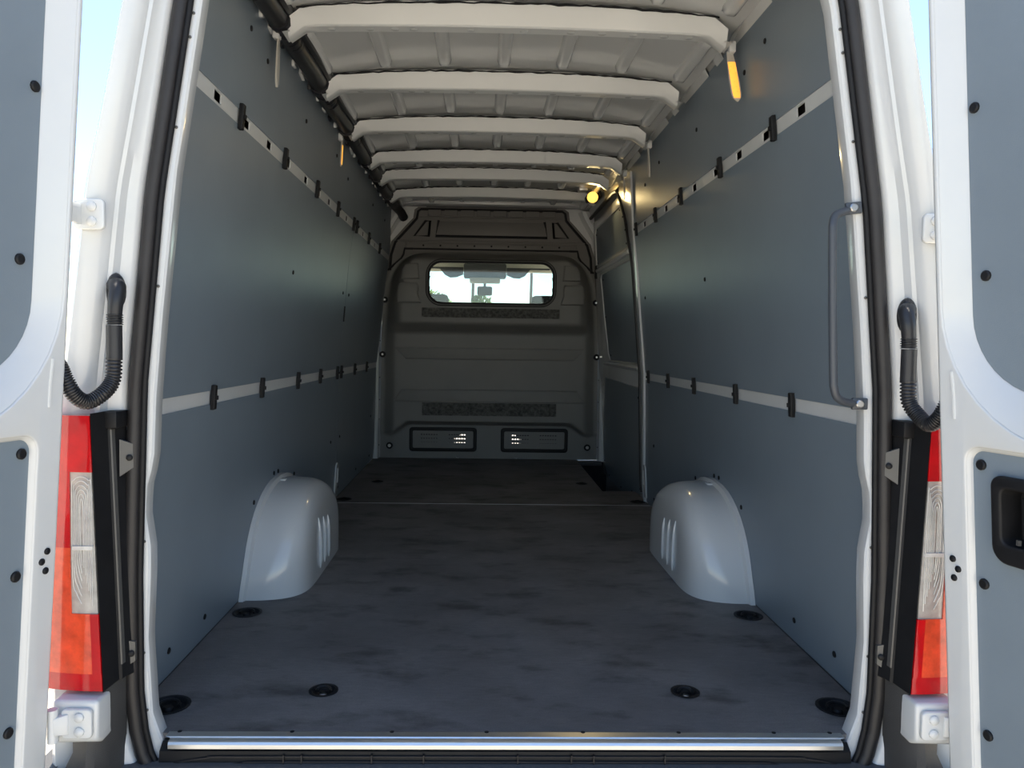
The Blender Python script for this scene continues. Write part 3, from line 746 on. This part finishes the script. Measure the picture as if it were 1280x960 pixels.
# ------------------------------------------------------------------ rear pillars, body sides, roof skin outside
PILLARS = {}
def prof(side, z):
    A, S, O = lip(z), sea(z), out(z); S = min(S, O-.06); A = min(A, S-.022)
    l = lambda t: S+(O-S)*t
    p = [(wx(max(z, 0))+.012, .045), (A+.006, .040), (A, .030), (A, -.004), (A+.004, -.009), (S-.014, -.010), (S+.016, -.010), (S+.020, -.028), (S+.026, -.034),
         (l(.40), -.042), (l(.47), -.058), (l(.54), -.062), (l(.60), -.078), (l(.80), -.094), (l(.95), -.098), (O+.004, -.088), (O+.012, -.060), (O+.016, .0), (O+.026, .30)]
    return [(side*x, y, z) for x, y in p]
for i, (s, nm) in enumerate(SIDES):
    p = thing('trim_%d' % (i+3), (s*.86, 0, -.3), 'white painted rear door pillar at the end of '+WALL_OF[s], kind='structure')
    PILLARS[s] = p
    zs = [-.36]+list(np.linspace(-.12, 1.90, 60))
    MB().loft([prof(s, z) for z in zs], closed=False).build('pillar_skin', 'white_paint', p, 35)
    for z in (1.58, 1.53, 1.34, 1.0, .56, .44, .19, .06): inst('rivet', RIVET, p, (s*(lip(z)+.5*(sea(z)-.014-lip(z))), -.0105, z), (PI/2, 0, 0), (.7, .7, 1))
    # outer body side
    b = MB()
    b.loft([[(s*(out(z)+.026), y, z) for y in (.29, 1.0, 2.5, 4.5)] for z in np.linspace(-.40, 1.90, 16)], closed=False)
    b.build('body_side', 'white_paint', p, 40)
    c = MB(); c.loft([[(s*(out(1.90)+.026), y, 1.90), (s*.70, y, 2.02), (s*.4, y, 2.06), (0, y, 2.07)] for y in (-.09, 1, 4.5)], closed=False); c.build('roof_side', 'white_paint', p, 40)

# ------------------------------------------------------------------ door seal: one rubber loop round the rear opening
zs = list(np.linspace(0.02, 1.70, 40))
half = [(sea(z), z) for z in zs]
loop = [(x, -.020, z) for x, z in half]+[(.66, -.020, 1.78), (.58, -.020, 1.82)]+[(-.58, -.020, 1.82), (-.66, -.020, 1.78)]+[(-x, -.020, z) for x, z in half[::-1]]
bot = [(-.815, -.022, -.03), (-.795, -.024, -.075), (-.765, -.026, -.105), (-.72, -.028, -.125), (-.60, -.03, -.135), (0, -.03, -.135), (.60, -.03, -.135), (.72, -.028, -.125), (.765, -.026, -.105), (.795, -.024, -.075), (.815, -.022, -.03)]
ds = thing('door_seal', (0, -.02, -.15), 'black rubber door seal looping around the rear opening', 'door seal')
MB().tube(loop+bot+[loop[0], loop[1]], .0150, 10, cap=False).build('bulb', 'rubber', ds, 70)
lipb = [(x*(1-.018/max(.3, abs(x))) if abs(x) > .3 else x, y+.004, z+(.018 if z < -.08 else 0)) for x, y, z in loop+bot]
MB().tube(lipb+lipb[:2], .0075, 6, cap=False).build('inner_lip', 'black_plastic', ds, 70)

# ------------------------------------------------------------------ sill plate and black sill cover
sp = thing('sill_plate', (0, 0, -.03), 'brushed aluminium sill strip along the rear edge of the floor', 'sill')
prof_s = [(.018, .0015), (.018, .0030), (-.004, .0030), (-.006, .0005), (-.015, .0005), (-.020, -.002), (-.023, -.007), (-.023, -.016), (-.019, -.016), (-.018, -.008), (-.010, -.0015)]
m = MB(); m.loft([[(x+(.0 if py > -.005 else (.012 if x < 0 else -.012)), py-.012, pz) for py, pz in prof_s] for x in (-.765, .765)], caps=True); m.build('strip', 'aluminium', sp, 30)
for x in (-.742, -.49, -.265, -.05, .17, .39, .61, .74): inst('screw', SCREW, sp, (x, .006, .0028), scale=(.6, .6, .4))
sc = thing('sill_cover', (0, -.05, -.16), 'black moulded sill cover under the aluminium strip', 'sill cover')
m = MB(); m.loft([[(x, y, z) for y, z in ((-.006, -.012), (-.026, -.026), (-.030, -.060), (-.044, -.066), (-.050, -.110), (-.02, -.13), (.03, -.10))] for x in np.linspace(-.775, .775, 3)], caps=True); m.build('cover', 'black_plastic', sc, 30)
for k, (za, ya) in enumerate(((-.036, -.030), (-.047, -.032), (-.058, -.034))):
    h = .72-.075*k
    pth = [(-h-.05, ya, za-.035), (-h-.02, ya, za-.015), (-h+.05, ya, za-.003), (-h+.12, ya, za), (0, ya, za+.0005), (h-.12, ya, za), (h-.05, ya, za-.003), (h+.02, ya, za-.015), (h+.05, ya, za-.035)]
    MB().tube(smoothpath(pth, 6), .0022, 6).build('moulded_rib', 'rubber', sc)
for x in (-.50, -.46, -.305, -.19, .02, .14, .19, .35): MB().bb(x-.0015, x+.0015, -.036, -.028, -.064, -.030).build('moulded_joint', 'rubber', sc)

# ------------------------------------------------------------------ rear bumper
bu = thing('rear_bumper', (0, -.15, -.55), 'dark grey plastic rear bumper step with raised corners', 'bumper')
m = MB(); m.bb(-.78, .78, -.30, -.02, -.50, -.16); m.build('step', 'bumper_grey', bu, bevel=.02)
for k in range(7): MB().bb(-.70, .70, -.28+.033*k, -.265+.033*k, -.160, -.154).build('tread', 'black_plastic', bu)
for s in (-1, 1):
    # tall corner moulding between lamp and step
    m = MB(); rings = []
    for z in np.linspace(-.50, .155, 16):
        t = max(0, z)/.155
        xi = .846-.004*t; xo = .915 if z > .02 else .935; yb = -.148+.02*max(0, t)
        rings.append([(s*xi, -.026, z), (s*(xi+.004), -.090, z+(.0)), (s*(xi+.016), yb+.01, z-.012*t), (s*(xi+.030), yb, z-.02*t), (s*xo, -.118, z-.02*t), (s*xo, -.02, z-.0)])
    m.loft(rings, caps=True); m.build('corner_post', 'bumper_grey', bu, 40)
    m = MB(); rings = []
    for a in np.linspace(0, PI/2, 9):
        rings.append([(s*(.80+.21*math.sin(a)), -.08-.17*math.cos(a)+.0, z) for z in (-.50, -.10, -.035, -.022)]+[(s*(.80+.16*math.sin(a)), -.08-.12*math.cos(a), -.020)])
    rings.append([(s*1.01, .25, z) for z in (-.50, -.10, -.035, -.022)]+[(s*.96, .25, -.020)])
    m.loft(rings, closed=False); m.build('corner_cap', 'bumper_grey', bu, 50)

# ------------------------------------------------------------------ tail lamps
def tail_lamp(s):
    side_lab = 'the rear door with a black handle' if s > 0 else 'the rear door without a handle'
    t = thing('tail_lamp', (s*.91, -.07, .17), 'red and orange tail lamp beside '+side_lab, 'tail lamp')
    zt, zb = .728, .156
    xi = lambda z: .848+.020*(z-zb)/(zt-zb)         # inner edge leans outward going up
    xo = lambda z: out(z)+.030
    def seg(z0, z1, a0, a1, y0, y1, name, mt, tt0=0, tt1=0):
        m = MB(); rings = []
        for k in range(7):
            z = z0+(z1-z0)*k/6
            A = xi(z)+(xo(z)-xi(z))*a0; B = xi(z)+(xo(z)-xi(z))*a1
            if a0 == 0: A += tt0
            yy = lambda x: y1+.022*((x-xi(z))/(xo(z)-xi(z)))**2
            n = 5; front = [(s*(A+(B-A)*i/n), yy(A+(B-A)*i/n), z) for i in range(n+1)]
            rings.append(front+[(s*B, y0, z), (s*A, y0, z)])
        m.loft(rings, caps=True); return m.build(name, mt, t, 35)
    Y0, Y1 = -.060, -.128
    seg(.612, zt, 0, 1, Y0, Y1, 'red_lens', 'red_lens')
    seg(.455, .612, .40, 1, Y0, Y1, 'red_lens', 'red_lens')
    clear = seg(.318, .612, .02, .40, Y0, Y1+.003, 'clear_lens', 'clear_lens')
    seg(.318, .455, .40, 1, Y0, Y1, 'orange_lens', 'orange_lens')
    seg(.192, .318, .12, 1, Y0, Y1, 'orange_lens', 'orange_lens')
    seg(.192, .318, 0, .12, Y0, Y1-.002, 'red_lens', 'red_lens')
    seg(zb, .192, 0, 1, Y0, Y1, 'red_lens', 'red_lens')
    # moulded U-shaped lines in the clear part
    for k in range(6):
        w = .0035+.0034*k; c = .887; z1 = .603-.009*(5-k); z0 = .335+.016*(5-k)
        pts = [(c-w, z0), (c-w, z1-.03), (c-w*.75, z1-.008), (c, z1), (c+w*.75, z1-.008), (c+w, z1-.03), (c+w, z0+.06), (c+w*.6, z0+.025), (c+w*.1, z0+.004)]
        pp = smoothpath([(s*x, Y1+.0015+.022*((x-.858)/.13)**2, z) for x, z in pts], 4)
        m = MB(); m.tube(pp, .0011, 5); m.build('lens_line', 'lens_rib', clear)
    m = MB(); m.bb(s*.864, s*.906, Y1-.001, Y1+.008, .452, .460); m.build('lens_divider', 'lens_rib', clear)
    # black housing: side wall towards the door opening
    m = MB(); rings = []
    for k in range(9):
        z = zb-.002+(zt+.006-zb)*k/8; a = xi(z)
        rings.append([(s*(a-.001), Y1+.002, z), (s*(a-.001), Y0, z), (s*(a-.002), -.020, z), (s*(a-.024), -.018, z), (s*(a-.022), -.030, z), (s*(a-.012), -.052, z), (s*(a-.011), -.062, z), (s*(a-.006), -.066, z)])
    m.loft(rings, caps=True); m.build('housing', 'black_plastic', t, 35)
    m = MB(); m.loft([[(s*(xi(z)-.0135), -.050, z), (s*(xi(z)-.0125), -.062, z), (s*(xi(z)-.0075), -.064, z), (s*(xi(z)-.0085), -.050, z)] for z in np.linspace(zb+.03, zt-.035, 6)], caps=True); m.build('housing_rib', 'grey_metal', t)
    m = MB(); m.bb(s*.838, s*.866, -.075, -.018, zt-.032, zt+.004); m.build('housing_cap', 'black_plastic', t, bevel=.004)
    for z, h, nm in ((.630, .080, 0), (.200, .066, 1)):
        m = MB(); q = [(.822, -.034, z-h*.28), (.822, -.034, z+h*.36), (.846, -.046, z+h*.5), (.846, -.046, z-h*.5)]
        m.loft([[(s*x, y, zz) for x, y, zz in q], [(s*x, y+.008, zz) for x, y, zz in q]], caps=True)
        br = m.build('bracket', 'grey_metal', t)
        inst('screw', SCREW, br, (s*.828, -.039, z), (PI/2, 0, -s*R(25)), (.8, .8, 1))
for s, n in SIDES: tail_lamp(s)

# ------------------------------------------------------------------ rear doors, swung wide open
DOOR_ANG = R(15)
def door_place(s, nshift=0.):
    dr = Vector((s*math.sin(DOOR_ANG), -math.cos(DOOR_ANG), 0))          # hinge edge -> free edge
    nr = Vector((-s*math.cos(DOOR_ANG), -math.sin(DOOR_ANG), 0))         # towards the inside face
    ex0, k = (.905, .0735) if s > 0 else (.938, .063)
    def place(u, v, w):
        e = Vector((s*(ex0-k*v), -.18, v))
        return e+dr*u+nr*w
    return place, nr
def rear_door(s, idx):
    P, nr = door_place(s)
    lab = ('open white rear door with the black inner handle' if s > 0 else 'open white rear door without an inner handle, beside the plain wall')
    d = thing('door_%d' % idx, P(.3, -.45, -.02), lab, kind='structure')
    wd = .78; z0, z1 = -.50, 1.82
    big = rrect(.040, wd-.05, .770, 1.70, (.13, .08, .06, .06), 8)       # mouth of the upper recess
    big = rrect(.012, wd-.03, .712, 1.735, (.26, .10, .07, .07), 10)
    inn = rrect(.046, wd-.09, .805, 1.655, (.15, .09, .10, .08), 10)
    low = rrect(.058, wd-.06, -.36, .702, (.04, .04, .04, .032), 6)
    lowi = rrect(.065, wd-.067, -.353, .695, (.035, .035, .035, .026), 6)
    fr = plate('door_frame', [rrect(0, wd, z0, z1, .02, 3), big[::-1], low[::-1]], .014, lambda u, v, w: P(u, v, w-.014), 'white_paint', d, .0045)
    # sloping walls of the recesses
    mids = [(.55*a[0]+.45*b[0], .55*a[1]+.45*b[1]) for a, b in zip(big, inn)]
    m = MB(); m.loft([[P(u, v, -.004) for u, v in big], [P(u*.92+q[0]*.08, v*.92+q[1]*.08, -.006) for (u, v), q in zip(big, inn)], [P(u, v, -.020) for u, v in mids], [P(u*.1+q[0]*.9, v*.1+q[1]*.9, -.038) for (u, v), q in zip(big, inn)], [P(u, v, -.044) for u, v in inn]]); m.build('recess_slope', 'white_paint', d, 70)
    m = MB(); m.loft([[P(u, v, -.003) for u, v in low], [P(u, v, -.010) for u, v in lowi], [P(u, v, -.020) for u, v in lowi]]); m.build('recess_edge', 'white_paint', d, 70)
    up_ = plate('upper_board', [inn], .006, lambda u, v, w: P(u, v, w-.048), 'door_panel', d)
    il = rrect(.134, .28, .528, .632, .014, 5)
    lo_ = plate('lower_board', [lowi]+([il[::-1]] if s > 0 else []), .006, lambda u, v, w: P(u, v, w-.018), 'door_panel', d)
    # outer shell and return edge of the door
    m = MB(); shell = rrect(-.004, wd+.004, z0-.004, z1+.004, .02, 3)
    m.loft([[P(u, v, -.006) for u, v in shell], [P(u, v, -.060) for u, v in shell]]); ol = [P(u, v, -.060) for u, v in shell]; m.add(ol, [tuple(range(len(ol)))]); m.build('outer_skin', 'white_paint', d, 40)
    rz = math.atan2(nr.y, nr.x)
    def scr(u, v, w, par, me=DOORSCREW, sc=1.):
        inst('screw', me, par, P(u, v, w), (0, PI/2, rz), (sc, sc, 1))
    for u, v in ((.062, 1.350), (.078, 1.030), (.60, 1.35)): scr(u, v, -.042, up_)
    for u, v in ((.084, .668), (.084, .436), (.084, .135), (.66, .44)): scr(u, v, -.012, lo_)
    for u, v in ((.024, .470), (.036, .452), (.026, .432)): scr(u, v, .0, fr, SCREW, .8)
    # pressed pocket in the frame near the recess corner
    m = MB(); pk = [P(u, v, .0006) for u, v in ((.032, .845), (.036, .80), (.036, .752))]; m.tube(pk, .003, 6); m.build('pressed_bead', 'white_paint', d)
    if s > 0:
        h = thing  # handle is part of the board
        ol = rrect(.112, .30, .490, .655, (.032, .03, .03, .022), 6); il = rrect(.134, .28, .528, .632, .014, 5)
        hd = plate('inner_handle', [ol, il[::-1]], .016, lambda u, v, w: P(u, v, w-.013), 'black_plastic', d, .005)
        il2 = [(u*.9+.02, v*.94+.035) for u, v in il]
        m = MB(); m.loft([[P(u, v, -.002) for u, v in il], [P(u, v, -.040) for u, v in il2]]); bt = [P(u, v, -.040) for u, v in il2]; m.add(bt, [tuple(range(len(bt)))]); m.build('handle_cup', 'black_plastic', hd)
        m = MB(); m.loft([[P(u, v, w) for v in (.545, .62)] for u, w in ((.160, -.030), (.168, -.008), (.180, -.003), (.192, -.010), (.196, -.034))], closed=False); m.build('grip', 'black_plastic', hd)
        for k in range(3): m = MB(); m.box(P(.162+k*.018, .536, -.006), (.006, .006, .010)); m.build('catch', 'grey_metal', hd)
    return d
DOORS = {-1: rear_door(-1, 1), 1: rear_door(1, 2)}

# ------------------------------------------------------------------ hinges
def hinge(s, zc, low, door, pillar):
    yb = -.150 if low else -.098
    xin = .855 if low else .843
    m = MB(); m.loft([[(s*(xin+.045), yb-.012, zc+a), (s*(xin+.045), yb-.002, zc+a), (s*(.935 if low else .905), -.150, zc+a*.8), (s*(.925 if low else .895), -.175, zc+a*.8)] for a in (-.022, .022)], caps=True); t = m.build('hinge', 'white_paint', door, bevel=.003)
    h = .062
    plate('hinge_leaf', [rrect(xin, xin+.062, zc-h/2, zc+h/2, .010, 4)], .010, lambda u, v, w: (s*u, yb-w, v), 'white_paint', t, .003)
    for dz in (-.015, .015): inst('bolt', PALEBOLT, t, (s*(xin+.024), yb-.010, zc+dz), (PI/2, 0, 0), (1, 1, 1.6))
    m = MB(); m.tube([(s*(.93 if low else .90), -.165, zc-.034), (s*(.93 if low else .90), -.165, zc+.034)], .011, 10); m.build('hinge_pin', 'white_paint', t)
    if low:
        m = MB(); m.loft([[(s*.848, -.125, zc-.055), (s*.935, -.118, zc-.055), (s*.935, -.05, zc-.055), (s*.85, -.05, zc-.055)], [(s*.848, -.149, zc-.04), (s*.940, -.149, zc-.045), (s*.94, -.05, zc-.045), (s*.85, -.05, zc-.04)], [(s*.846, -.149, zc+.044), (s*.94, -.149, zc+.044), (s*.94, -.05, zc+.044), (s*.85, -.05, zc+.044)]], caps=True)
        m.build('hinge_block', 'white_paint', pillar, bevel=.008, seg=3)
for s, n in SIDES:
    hinge(s, 1.137 if s < 0 else 1.140, False, DOORS[s], PILLARS[s]); hinge(s, .102, True, DOORS[s], PILLARS[s])

# ------------------------------------------------------------------ corrugated cable hoses to the doors
def hose(s):
    dl = 'the rear door with the black handle' if s > 0 else 'the rear door without a handle'
    zc = .985 if s < 0 else .960
    t = thing('cable_hose', (s*.86, -.09, .72), 'black corrugated cable hose looping from the pillar to '+dl, 'cable hose')
    # oval flange + elbow boot
    fl_ = [(.006, .018, .036), (.010, .020, .039), (.014, .017, .035)]
    xb = .836; en = .054 if s < 0 else .034
    m = MB(); n = 20
    m.loft([[(s*(xb+.010+a*math.cos(2*PI*k/n)), -.045-d*1.3, zc+b*math.sin(2*PI*k/n)) for k in range(n)] for d, a, b in [(0, .018, .037), (.006, .020, .039), (.012, .018, .036), (.016, .013, .030)]], caps=True); bt = m.build('boot_flange', 'hose_black', t, 40)
    m = MB(); pth = smoothpath([(s*(xb+.010), -.055, zc+.012), (s*(xb-.003), -.074, zc+.006), (s*(xb-.005), -.086, zc-.018), (s*(xb-.003), -.088, zc-.050)], 6); L = len(pth)
    m.tube(pth, [.018-.004*k/L for k in range(L)], 14); m.build('boot_elbow', 'hose_black', t, 60)
    m = MB(); z = zc-.048; ps = [(s*(xb-.003), -.088, z-.0012*k) for k in range(20)]; m.tube(ps, [.0135 if k % 4 < 2 else .0165 for k in range(20)], 14); m.build('boot_rings', 'hose_black', t, 60)
    m = MB(); ps = [(s*(xb-.002+.00*k), -.089, zc-.072-.009*k) for k in range(9)]; m.tube(ps, .0155, 14); m.build('sleeve', 'hose_black', t, 60)
    z1 = zc-.140
    ctrl = [(s*(xb-.002), -.090, z1), (s*(xb+.000), -.094, z1-.045), (s*(xb+.012), -.110, z1-.072), (s*(xb+en*.6), -.132, z1-.088), (s*(xb+en*.9), -.150, z1-.074), (s*(xb+en+.006), -.160, z1-.045), (s*(xb+en+.018), -.160, z1-.018), (s*(xb+en+.034), -.152, z1-.004)]
    dense = smoothpath(ctrl, 32)
    m = MB(); m.tube(dense, [.0128+.0032*(1 if (k % 5) < 3 else 0) for k in range(len(dense))], 14); m.build('corrugated_tube', 'hose_black', t, 70)
for s, n in SIDES: hose(s)

# ------------------------------------------------------------------ grab handle
gh = thing('grab_handle', (.74, -.01, .74), 'dark grey tubular grab handle on the right-hand door opening', 'handle')
gh['label'] = 'dark grey tubular grab handle bolted to the white rear pillar'
za, zb_ = 1.183, .765
path = [(.722, -.020, za+.006), (.706, -.026, za), (.690, -.034, za-.008), (.683, -.040, za-.024), (.682, -.042, za-.05), (.687, -.042, 1.0), (.695, -.042, .83), (.698, -.042, .80), (.706, -.038, .782), (.724, -.030, .771), (.750, -.022, .766)]
MB().tube(smoothpath(path, 6), .0088, 12).build('bar', 'handle_grey', gh, 60)
for (x, z, a) in ((.738, za+.012, .12), (.768, zb_+.000, 0.)):
    m = MB(); m.box((x, -.016, z), (.036, .010, .026), Matrix.Rotation(-a, 3, 'Y')); br = m.build('foot', 'handle_grey', gh, bevel=.003)
    inst('bolt', BOLT, br, (x-.002, -.021, z), (PI/2, 0, 0), (.8, .8, 1))

# ------------------------------------------------------------------ cab seen through the bulkhead window
cab = thing('cab_shell', (0, 5.2, -.3), 'dark van cab seen through the bulkhead window', kind='structure')
m = MB(); m.bb(-.98, .98, 4.30, 5.62, 1.640, 1.70); m.build('headliner', 'cab_grey', cab)
m = MB(); m.bb(-.90, .90, 5.52, 5.64, 1.565, 1.66); m.build('windscreen_header', 'cab_beige', cab, bevel=.015)
m = MB(); m.bb(-1.0, 1.0, 4.28, 4.30, 1.70, 2.03); m.build('cab_rear_wall', 'cab_grey', cab)
m = MB(); m.bb(-.98, .98, 5.75, 6.35, .30, 1.02); m.build('dashboard', 'cab_grey', cab, bevel=.03)
m = MB(); m.bb(-.98, .98, 4.28, 6.4, -.32, -.28); m.build('cab_floor', 'cab_grey', cab)
for s in (-1, 1):
    m = MB(); m.bb(s*.94, s*.98, 4.28, 6.4, -.30, .90); m.build('cab_side', 'white_paint', cab)
    m = MB(); m.loft([[(s*.78, 5.55, 1.66), (s*.90, 5.55, 1.66), (s*.90, 5.64, 1.66), (s*.78, 5.64, 1.66)], [(s*.88, 6.25, .95), (s*.98, 6.25, .95), (s*.98, 6.38, .95), (s*.88, 6.38, .95)]], caps=True); m.build('windscreen_pillar', 'cab_grey', cab, bevel=.01)
    m = MB(); m.bb(s*.86, s*.98, 4.30, 4.55, .88, 1.66); m.build('cab_door_pillar', 'cab_grey', cab, bevel=.02)
m = MB(); m.loft([[(-.84, 5.62, 1.55), (.84, 5.62, 1.55)], [(-.93, 6.30, .98), (.93, 6.30, .98)]], closed=False); m.build('windscreen', 'windscreen_glass', cab)
oc = thing('overhead_console', (-.04, 5.40, 1.44), 'overhead console at the top of the windscreen', 'console')
m = MB(); m.bb(-.235, .155, 5.34, 5.50, 1.49, 1.62); m.build('console_body', 'cab_grey', oc, bevel=.015)
m = MB(); m.bb(-.18, .10, 5.33, 5.46, 1.445, 1.492); m.build('console_bar', 'cab_beige', oc, bevel=.012)
rm = thing('rear_view_mirror', (-.04, 5.47, 1.33), 'small rear view mirror below the overhead console', 'mirror')
m = MB(); m.bb(-.110, .030, 5.44, 5.48, 1.335, 1.420); m.build('mirror_head', 'cab_grey', rm, bevel=.015)
m = MB(); m.tube([(-.04, 5.46, 1.41), (-.04, 5.48, 1.46)], .012, 8); m.build('mirror_stalk', 'cab_grey', rm)
for s in (-1, 1):
    v = thing('sun_visor', (s*.27-.04, 5.46, 1.42), 'folded grey sun visor beside the overhead console, '+('driver seat side' if s < 0 else 'passenger seat side'), 'sun visor')
    m = MB(); x0 = -.04+s*.20
    m.loft([[(x0, 5.44+d, 1.525), (x0+s*.06, 5.44+d, 1.500), (x0+s*.12, 5.44+d, 1.495), (x0+s*.17, 5.44+d, 1.520), (x0+s*.22, 5.44+d, 1.580), (x0, 5.44+d, 1.580)] for d in (0, .02)], caps=True); m.build('visor_board', 'cab_grey', v)
    m = MB(); m.tube([(x0, 5.45, 1.585), (x0+s*.40, 5.45, 1.585)], .008, 6); m.build('visor_rod', 'cab_grey', v)
    se = thing('cab_seat', (s*.47, 4.75, -.28), 'dark cloth cab seat on the '+('driver side' if s < 0 else 'passenger side')+' behind the bulkhead window', 'seat')
    m = MB(); m.bb(s*.47-.25, s*.47+.25, 4.72, 5.22, .10, .30); m.build('cushion', 'seat_cloth', se, bevel=.05)
    m = MB(); m.bb(s*.47-.24, s*.47+.24, 4.58, 4.72, .28, 1.02); m.build('backrest', 'seat_cloth', se, bevel=.05)
    m = MB(); m.bb(s*.47-.13, s*.47+.13, 4.60, 4.70, 1.07, 1.29); m.build('headrest', 'seat_cloth', se, bevel=.035)
    for dx in (-.06, .06): m = MB(); m.tube([(s*.47+dx, 4.65, 1.0), (s*.47+dx, 4.65, 1.1)], .008, 6); m.build('headrest_rod', 'steel', se)
    m = MB(); m.bb(s*.47-.18, s*.47+.18, 4.75, 5.15, -.28, .10); m.build('seat_base', 'cab_grey', se)

# ------------------------------------------------------------------ trees far ahead
def leaf_blob(name, centre, rad, n, parent, leaf=.28):
    m = MB(); rnd = random.Random(int(centre[0]*10))
    for _ in range(n):
        d = Vector((rnd.gauss(0, 1), rnd.gauss(0, 1), rnd.gauss(0, 1))).normalized()*(rnd.random()**.4)
        c = Vector(centre)+Vector((d.x*rad[0], d.y*rad[1], d.z*rad[2]))
        a = Vector((rnd.gauss(0, 1), rnd.gauss(0, 1), rnd.gauss(0, 1))).normalized(); b = a.orthogonal().normalized()
        m.add([c+a*leaf, c+b*leaf*.5, c-a*leaf, c-b*leaf*.5], [(0, 1, 2, 3)])
    o = m.build(name, 'leaf', parent, None, fix=False); o['kind'] = 'stuff'; return o
for (x, zt, r, lab) in ((-2.2, 5.2, 2.4, 'broad leafy tree beyond the windscreen, the widest of the row'), (2.0, 4.9, 1.1, 'small leafy tree just beside the broad tree beyond the windscreen'), (7.6, 4.6, 1.3, 'low leafy tree standing apart in the row beyond the windscreen')):
    t = thing('leafy_tree', (x-2, 60, -.7), lab, 'tree', 'trees ahead of the van')
    leaf_blob('crown', (x-2, 60, zt-1.9), (r, 1.6, 1.9), 900, t)
    MB().tube([(x-2, 60, -.7), (x-1.9, 60, 1.2), (x-2, 60, zt-2)], [.16, .13, .08], 8).build('trunk', 'bark', t)
for (x, h, lab) in ((-10.0, 7.0, 'short palm tree beyond the windscreen'), (-5.9, 14.5, 'tall palm tree with its crown above the windscreen, beside the broad tree'), (.2, 13.5, 'tall palm tree with a thin trunk behind the mirror'), (5.0, 13.0, 'tall thin palm tree next to the low leafy tree')):
    t = thing('palm_tree', (x-1, 62, -.7), lab, 'tree', 'palms ahead of the van')
    MB().tube([(x-1, 62, -.7), (x-.9, 62, h*.5), (x-1, 62, h)], [.15, .11, .10], 8).build('trunk', 'bark', t)
    m = MB()
    for k in range(16):
        a = 2*PI*k/16; L = 1.9; tilt = random.uniform(-.3, .6)
        pts = [Vector((x-1+math.cos(a)*L*q, 62+math.sin(a)*L*q, h+L*(tilt*q-.9*q*q))) for q in np.linspace(0, 1, 6)]
        sd_ = Vector((-math.sin(a), math.cos(a), 0))
        m.loft([[p+sd_*.22*math.sin(PI*min(.98, .1+.9*i/5)), p-sd_*.22*math.sin(PI*min(.98, .1+.9*i/5))] for i, p in enumerate(pts)], closed=False)
    m.build('fronds', 'leaf', t, None)
